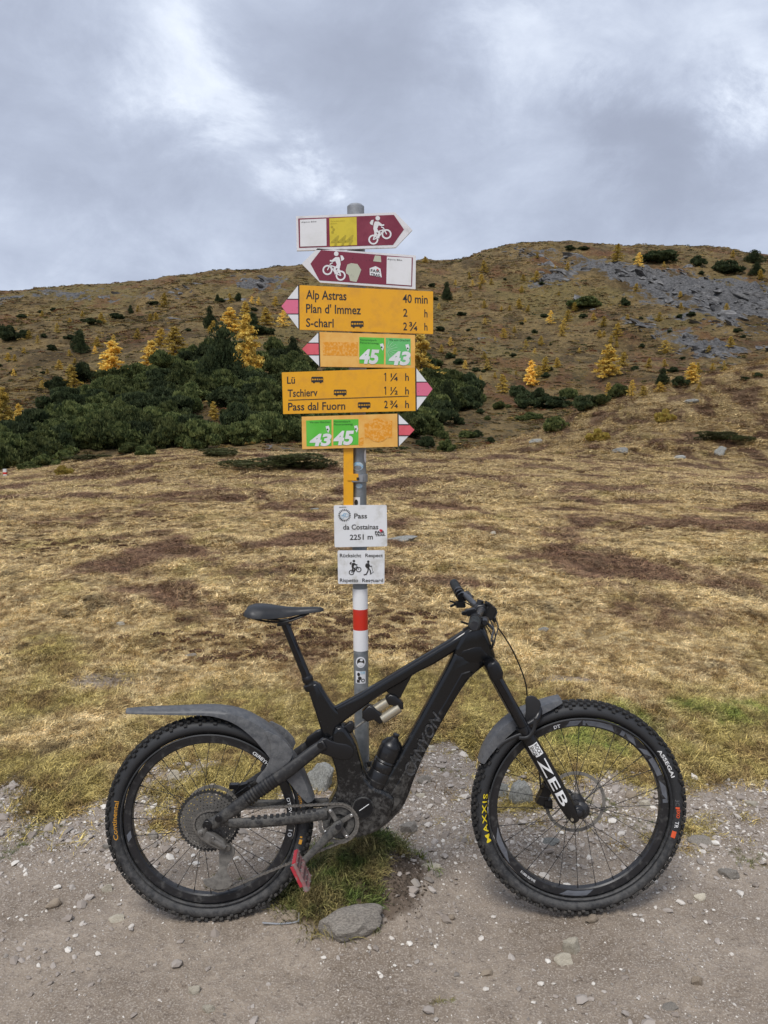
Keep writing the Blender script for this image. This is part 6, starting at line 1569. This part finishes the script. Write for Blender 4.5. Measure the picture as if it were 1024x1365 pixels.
mb = MB(); c = at_y(L(627, 815, .16), -.17); mb.box(c, (.034, .040, .020), Matrix.Rotation(R(-12), 3, 'Y')); mb.box(c+Vector((-.022, 0, -.004)), (.016, .022, .012)); mb.build('mode_switch', 'black_satin', hb, bevel=.003)
for nm, pts, r_ in (('brake_hose', [at_y(L(664, 837, .16), -.16), at_y(L(672, 848, .13), -.13), at_y(L(684, 868, .08), -.08), at_y(L(695, 893, .04), -.04), at_y(L(701, 912, .0), .0), at_y(L(703, 930, -.03), .03), at_y(L(704, 950, -.06), .06)], .0025),
                    ('brake_hose', [at_y(L(660, 822, -.1), .15), at_y(L(668, 838, -.04), .10), at_y(L(664, 850, .0), .04), at_y(L(655, 862, .03), -.03)], .0025),
                    ('shift_cable', [at_y(L(645, 830, .16), -.16), at_y(L(655, 846, .10), -.10), at_y(L(657, 862, .04), -.032), at_y(L(648, 874, .03), -.029)], .0022),
                    ('shift_cable', [at_y(L(620, 804, -.12), .16), at_y(L(650, 822, -.06), .08), at_y(L(661, 846, .02), -.01), at_y(L(656, 866, .03), -.03)], .0022)):
    mb = MB(); mb.tube(smooth_path(pts, 6), r_, 8, ref=(1, 0, 0)); mb.build(nm, 'black_satin', bike)
mb = MB(); mb.tube([L(641, 800, 0), L(639, 806, 0)], .012, 12); mb.build('stem_cap', 'rim_black', stem)

# drivetrain
CY = -.048
cc = L(284, 1086, .045); CC = RC
rads = [.109, .098, .088, .079, .071, .063, .056, .050, .044, .038, .032, .026]
cas = MB(); cas.lathe([(0, -.022), (.02, -.022), (.02, -.062), (0, -.062)], CC, (0, 1, 0), 20, closedprof=False); cas_o = cas.build('cassette', 'drivetrain', rear)
def toothed(mb, C, r_, nt, y0, y1, rin, th=.004):
    n = nt*4; vs = []
    for i in range(n):
        a = 2*math.pi*i/n; q = r_+(th if i % 4 in (1, 2) else 0)*.9-(th*.5 if i % 4 == 0 else 0)
        for y_ in (y0, y1):
            vs.append((C.x+math.cos(a)*q, y_, C.z+math.sin(a)*q))
        for y_ in (y0, y1): vs.append((C.x+math.cos(a)*rin, y_, C.z+math.sin(a)*rin))
    fs = []
    for i in range(n):
        j = (i+1) % n; fs += [(4*i, 4*j, 4*j+1, 4*i+1), (4*i, 4*i+2, 4*j+2, 4*j), (4*i+1, 4*j+1, 4*j+3, 4*i+3), (4*i+2, 4*i+3, 4*j+3, 4*j+2)]
    mb.add(vs, fs)
for i, r_ in enumerate(rads):
    y_ = -.022-.0034*i; mb = MB(); toothed(mb, CC, r_-.003, int(r_*2*math.pi/.0127), y_-.0018, y_, r_-.010 if i else r_-.012)
    for k in range(7 if r_ > .05 else 0):
        a = k*2*math.pi/7+i*.25; mb.tube([CC+Vector((math.cos(a)*.02, y_-.001, math.sin(a)*.02)), CC+Vector((math.cos(a+.18)*(r_-.010), y_-.001, math.sin(a+.18)*(r_-.010)))], .0042, 4, k=.25)
    mb.build('sprocket', 'tread_rubber' if i == 0 else 'drivetrain', rear if False else cas_o if False else rear)
BBp = L(451, 1102, .08); BB = Vector((BBp.x, 0, BBp.z)); CR = .0665
mb = MB(); toothed(mb, BB, CR, 34, -.0555, -.0525, CR-.009)
for k in range(4):
    a = R(32)+k*math.pi/2; mb.tube([BB+Vector((0, -.056, 0)), BB+Vector((math.cos(a)*(CR-.007), -.055, math.sin(a)*(CR-.007)))], .0085, 6, k=.35)
cr_o = mb.build('chainring', 'drivetrain', bike)
for k in range(4):
    a = R(32)+k*math.pi/2; mb = MB(); q = BB+Vector((math.cos(a)*(CR-.014), 0, math.sin(a)*(CR-.014))); disc(mb, q, .0052, -.061, -.055, 12, .001); mb.build('chainring_bolt', 'silver', cr_o)
mb = MB(); mb.lathe([(CR-.036, -.0505), (CR-.012, -.0505), (CR-.012, -.0465), (CR-.036, -.0465)], BB, (0, 1, 0), 40); mb.build('chain_guard_plate', 'muddy_black', cr_o)
PE = at_y(L(404, 1149, .085), 0)-BB
for s_, sgn in ((-1, 1), (1, -1)):
    E = BB+PE*sgn; mb = MB(); y0 = s_*.072; y1 = s_*.085
    A = at_y(BB, y0); B_ = at_y(E, y1); mb.tube([A-(B_-A)*.10, A, A+(B_-A)*.25, A+(B_-A)*.6, A+(B_-A)*.95, B_, B_+(B_-A)*.06], [.010, .0185, .0160, .0125, .0118, .0125, .008], 18, k=[.5, .52, .5, .52, .55, .55, .5])
    if s_ > 0: mb.tube([at_y(BB, -.06), at_y(BB, .075)], .014, 16)
    ck = mb.build('crank', 'muddy_black', bike)
    mb = MB(); disc(mb, at_y(BB, 0), .0105, min(y0+s_*.007, y0+s_*.012), max(y0+s_*.007, y0+s_*.012), 20, .001); mb.build('crank_bolt', 'rim_black', ck)
    d = (L(409, 1180, .14)-L(391, 1143, .14)); d.y = 0; d.normalize(); nn = d.cross(Y3).normalized()
    if s_ > 0: d = Vector((1, 0, .1)).normalized(); nn = d.cross(Y3).normalized()
    yc = s_*.143; rot = Matrix((d, Y3, nn)).transposed(); P0 = at_y(E, yc)
    mb = MB()
    for k in (-1, 1):
        mb.box(P0+d*k*.046, (.011, .094, .017), rot)
        mb.box(P0+Y3*k*.047, (.10, .009, .013), rot)
    mb.box(P0+d*.024, (.008, .09, .012), rot); mb.box(P0-d*.024, (.008, .09, .012), rot)
    mb.tube([at_y(E, s_*.09), at_y(E, s_*.185)], [.0095, .0085], 14)
    pdl = mb.build('pedal', 'pedal_pale' if s_ < 0 else 'muddy_black', bike, bevel=.002, tags={'label': 'worn pink red flat pedal'} if s_ < 0 else None)
    mb = MB(); mb.box(P0-nn*.009*(1 if s_ > 0 else 1)+Y3*s_*.0505-d*.01, (.075, .004, .011), rot); mb.box(P0-d*.052, (.004, .09, .013), rot); mb.build('edge_plate', 'pedal_red' if s_ < 0 else 'muddy_black', pdl, bevel=.001)
    mb = MB()
    for u in (-.046, -.02, .02, .046):
        for v in (-.038, .0, .038):
            for q in (-1, 1): mb.tube([P0+d*u+Y3*v+nn*q*.008, P0+d*u+Y3*v+nn*q*.0125], .0019, 5)
    mb.build('pin', 'silver', pdl, tags={'kind': 'stuff'})
# derailleur and chain
def D(px, py, w): return at_y(L(px, py, w), -w)
up_p, lo_p = D(304, 1136, .058), D(292, 1178, .058)
def pulley(mb, c, r_): toothed(mb, at_y(c, 0), r_, 14 if r_ > .02 else 12, c.y-.0012, c.y+.0012, .006, .003); disc(mb, c, .008, c.y-.004, c.y+.004, 14, .001)
der = MB()
pillow(der, [(262, 1108), (270, 1106), (280, 1110), (292, 1118), (300, 1124), (302, 1132), (292, 1134), (280, 1128), (270, 1122), (263, 1115)], .013, .006, -.078, .09, 1)
der.tube([D(276, 1101, .082), D(270, 1113, .082)], .011, 12); der.tube([D(282, 1120, .094), D(300, 1130, .086)], .009, 12, k=.7)
der_o = der.build('derailleur', 'drivetrain', bike, smooth=50)
for y_ in (-.066, -.050):
    mb = MB(); pillow(mb, [(296, 1126), (306, 1124), (313, 1130), (312, 1142), (304, 1152), (302, 1164), (311, 1174), (306, 1184), (288, 1187), (272, 1180), (271, 1172), (284, 1170), (292, 1160), (292, 1144), (292, 1134)], .0012, .0005, y_, -y_, 1); mb.build('derailleur_cage', 'drivetrain', der_o)
for c, r_ in ((up_p, .0195), (lo_p, .0255)):
    mb = MB(); pulley(mb, c, r_); mb.build('pulley', 'tread_rubber', der_o)
mb = MB(); disc(mb, D(303, 1130, .075), .0125, -.082, -.068, 18); disc(mb, D(284, 1118, .095), .006, -.099, -.090, 12); disc(mb, D(268, 1112, .095), .006, -.097, -.088, 12); mb.build('derailleur_bolt', 'cog_steel', der_o)
# second caliper at the rear dropout
mb = MB(); c = at_y(L(322, 1050, -.04), .045); mb.box(c, (.050, .030, .024), Matrix.Rotation(R(-14), 3, 'Y')); mb.box(c+Vector((-.026, -.004, .006)), (.032, .024, .016)); mb.box(c+Vector((.022, 0, -.010)), (.02, .028, .03)); mb.tube([c+Vector((.02, 0, .015)), c+Vector((.06, 0, .03)), c+Vector((.10, .004, .045))], .003, 8); mb.build('brake_caliper', 'black_satin', bike, bevel=.003)
gr_ = .046; yR = -.050
path = []
def arc(C, r_, a0, a1, y_, n):
    return [Vector((C.x+math.cos(R(a))*r_, y_, C.z+math.sin(R(a))*r_)) for a in np.linspace(a0, a1, n)]
top_a = math.degrees(math.acos(max(-1, min(1, 0))))
path += arc(BB, CR+.002, -88, 92, -.054, 14)                 # round the ring, rear side is open, wraps the front
path += [Vector((RC.x+.004, -.052, RC.z+gr_+.002))]
path += arc(RC, gr_, 88, 262, -.052, 14)[1:]
path += arc(up_p, .021, 100, -60, -.056, 6)
path += arc(lo_p, .027, 60, 275, -.058, 8) if False else arc(lo_p, .027, 140, 282, -.058, 7)
path += [path[0].copy()]
dense = []
for i in range(len(path)-1):
    a, b = path[i], path[i+1]; m_ = max(1, int((b-a).length/.0016))
    for k in range(m_): dense.append(a+(b-a)*k/m_)
dense.append(path[-1]); links = [dense[0]]; 
for p in dense:
    if (p-links[-1]).length >= .0124: links.append(p)
ch = MB()
for i in range(len(links)-1):
    a, b = links[i], links[i+1]; d = (b-a).normalized(); nn = d.cross(Y3).normalized(); rot = Matrix((d, Y3, nn)).transposed(); m_ = (a+b)/2
    wd = .0036 if i % 2 else .0024
    for s_ in (-1, 1): ch.box(m_+Y3*s_*wd, (.0155 if i % 2 else .013, .0011, .0070 if i % 2 else .0060), rot)
    ch.tube([a-Y3*.0044, a+Y3*.0044], .0026, 6, ref=(1, 0, 0))
ch.build('chain', 'chain_steel', bike, smooth=0, tags={'kind': 'stuff'})
# bottle cage on the down tube
cg = MB(); b0, b1 = L(500, 1048, .0), L(529, 978, .0); ax = (b1-b0).normalized(); pn_ = Vector((ax.z, 0, -ax.x))
cg.tube(smooth_path([b0-pn_*.034+ax*.05, b0-pn_*.036+ax*.02, b0-pn_*.03-ax*.004, b0-ax*.010, b0+pn_*.03-ax*.004, b0+pn_*.040+ax*.03, b0+pn_*.043+ax*.12], 5), .0045, 8, k=2.2); 
cg.tube([b0+Vector((math.cos(t)*0, 0, 0))+pn_*.0385*math.cos(t)+Y3*.0385*math.sin(t)+ax*.028 for t in np.linspace(0, 6.283, 25)[:-1]], .003, 6, closed=True, ref=tuple(ax))
cg.build('bottle_cage', 'muddy_black', bike)
mb = MB(); W_ = lambda p: p-b0
BS = 1.13
prof = [(0, 0), (.030, 0), (.0345, .004), (.0355, .012), (.0355, .055), (.034, .058), (.0355, .061), (.0355, .083), (.033, .088), (.0355, .093), (.033, .099), (.0355, .105), (.034, .112), (.0355, .118), (.0345, .128), (.034, .140), (.0335, .142), (.0335, .1425), (0, .1425)]
mb.lathe([(a*BS, b*1.02) for a, b in prof], (0, 0, 0), tuple(ax), 36, closedprof=False)
bottle = mb.build('water_bottle', 'bottle', None, tags={'label': 'black ribbed plastic drinking bottle held in the bike frame under the shock', 'category': 'water bottle'})
bottle.matrix_world = BM @ Matrix.Translation(b0+ax*.004)
mb = MB(); mb.lathe([(.034, .1452), (.0385, .1452), (.0385, .152), (.035, .158), (.0265, .170), (.016, .176), (.0135, .181), (.0105, .183), (.0105, .188), (.012, .190), (.011, .195), (0, .196)], (0, 0, 0), tuple(ax), 32, closedprof=False); mb.tube([ax*.165+Vector((-.022, 0, .002)), ax*.168+Vector((-.012, 0, .004))], .006, 8); mb.build('bottle_cap', 'black_satin', bottle)

# bent silver peg on the ground
pts = [hit(350, 1236), hit(374, 1234), hit(396, 1231.5), hit(398.5, 1229), hit(398, 1220)]
base = pts[1].copy(); pts = [p-base+Vector((0, 0, .005)) for p in pts]; pts[-1] = pts[-2]+Vector((0, .004, .022)); pts[0].z = max(pts[0].z, .004)
mb = MB(); mb.tube(smooth_path(pts, 4), .0032, 8, ref=(0, 0, 1)); o = mb.build('tent_peg', 'silver', None, tags={'label': 'thin bent silver metal peg lying on the dirt beside the grass mound', 'category': 'peg'}); o.location = base
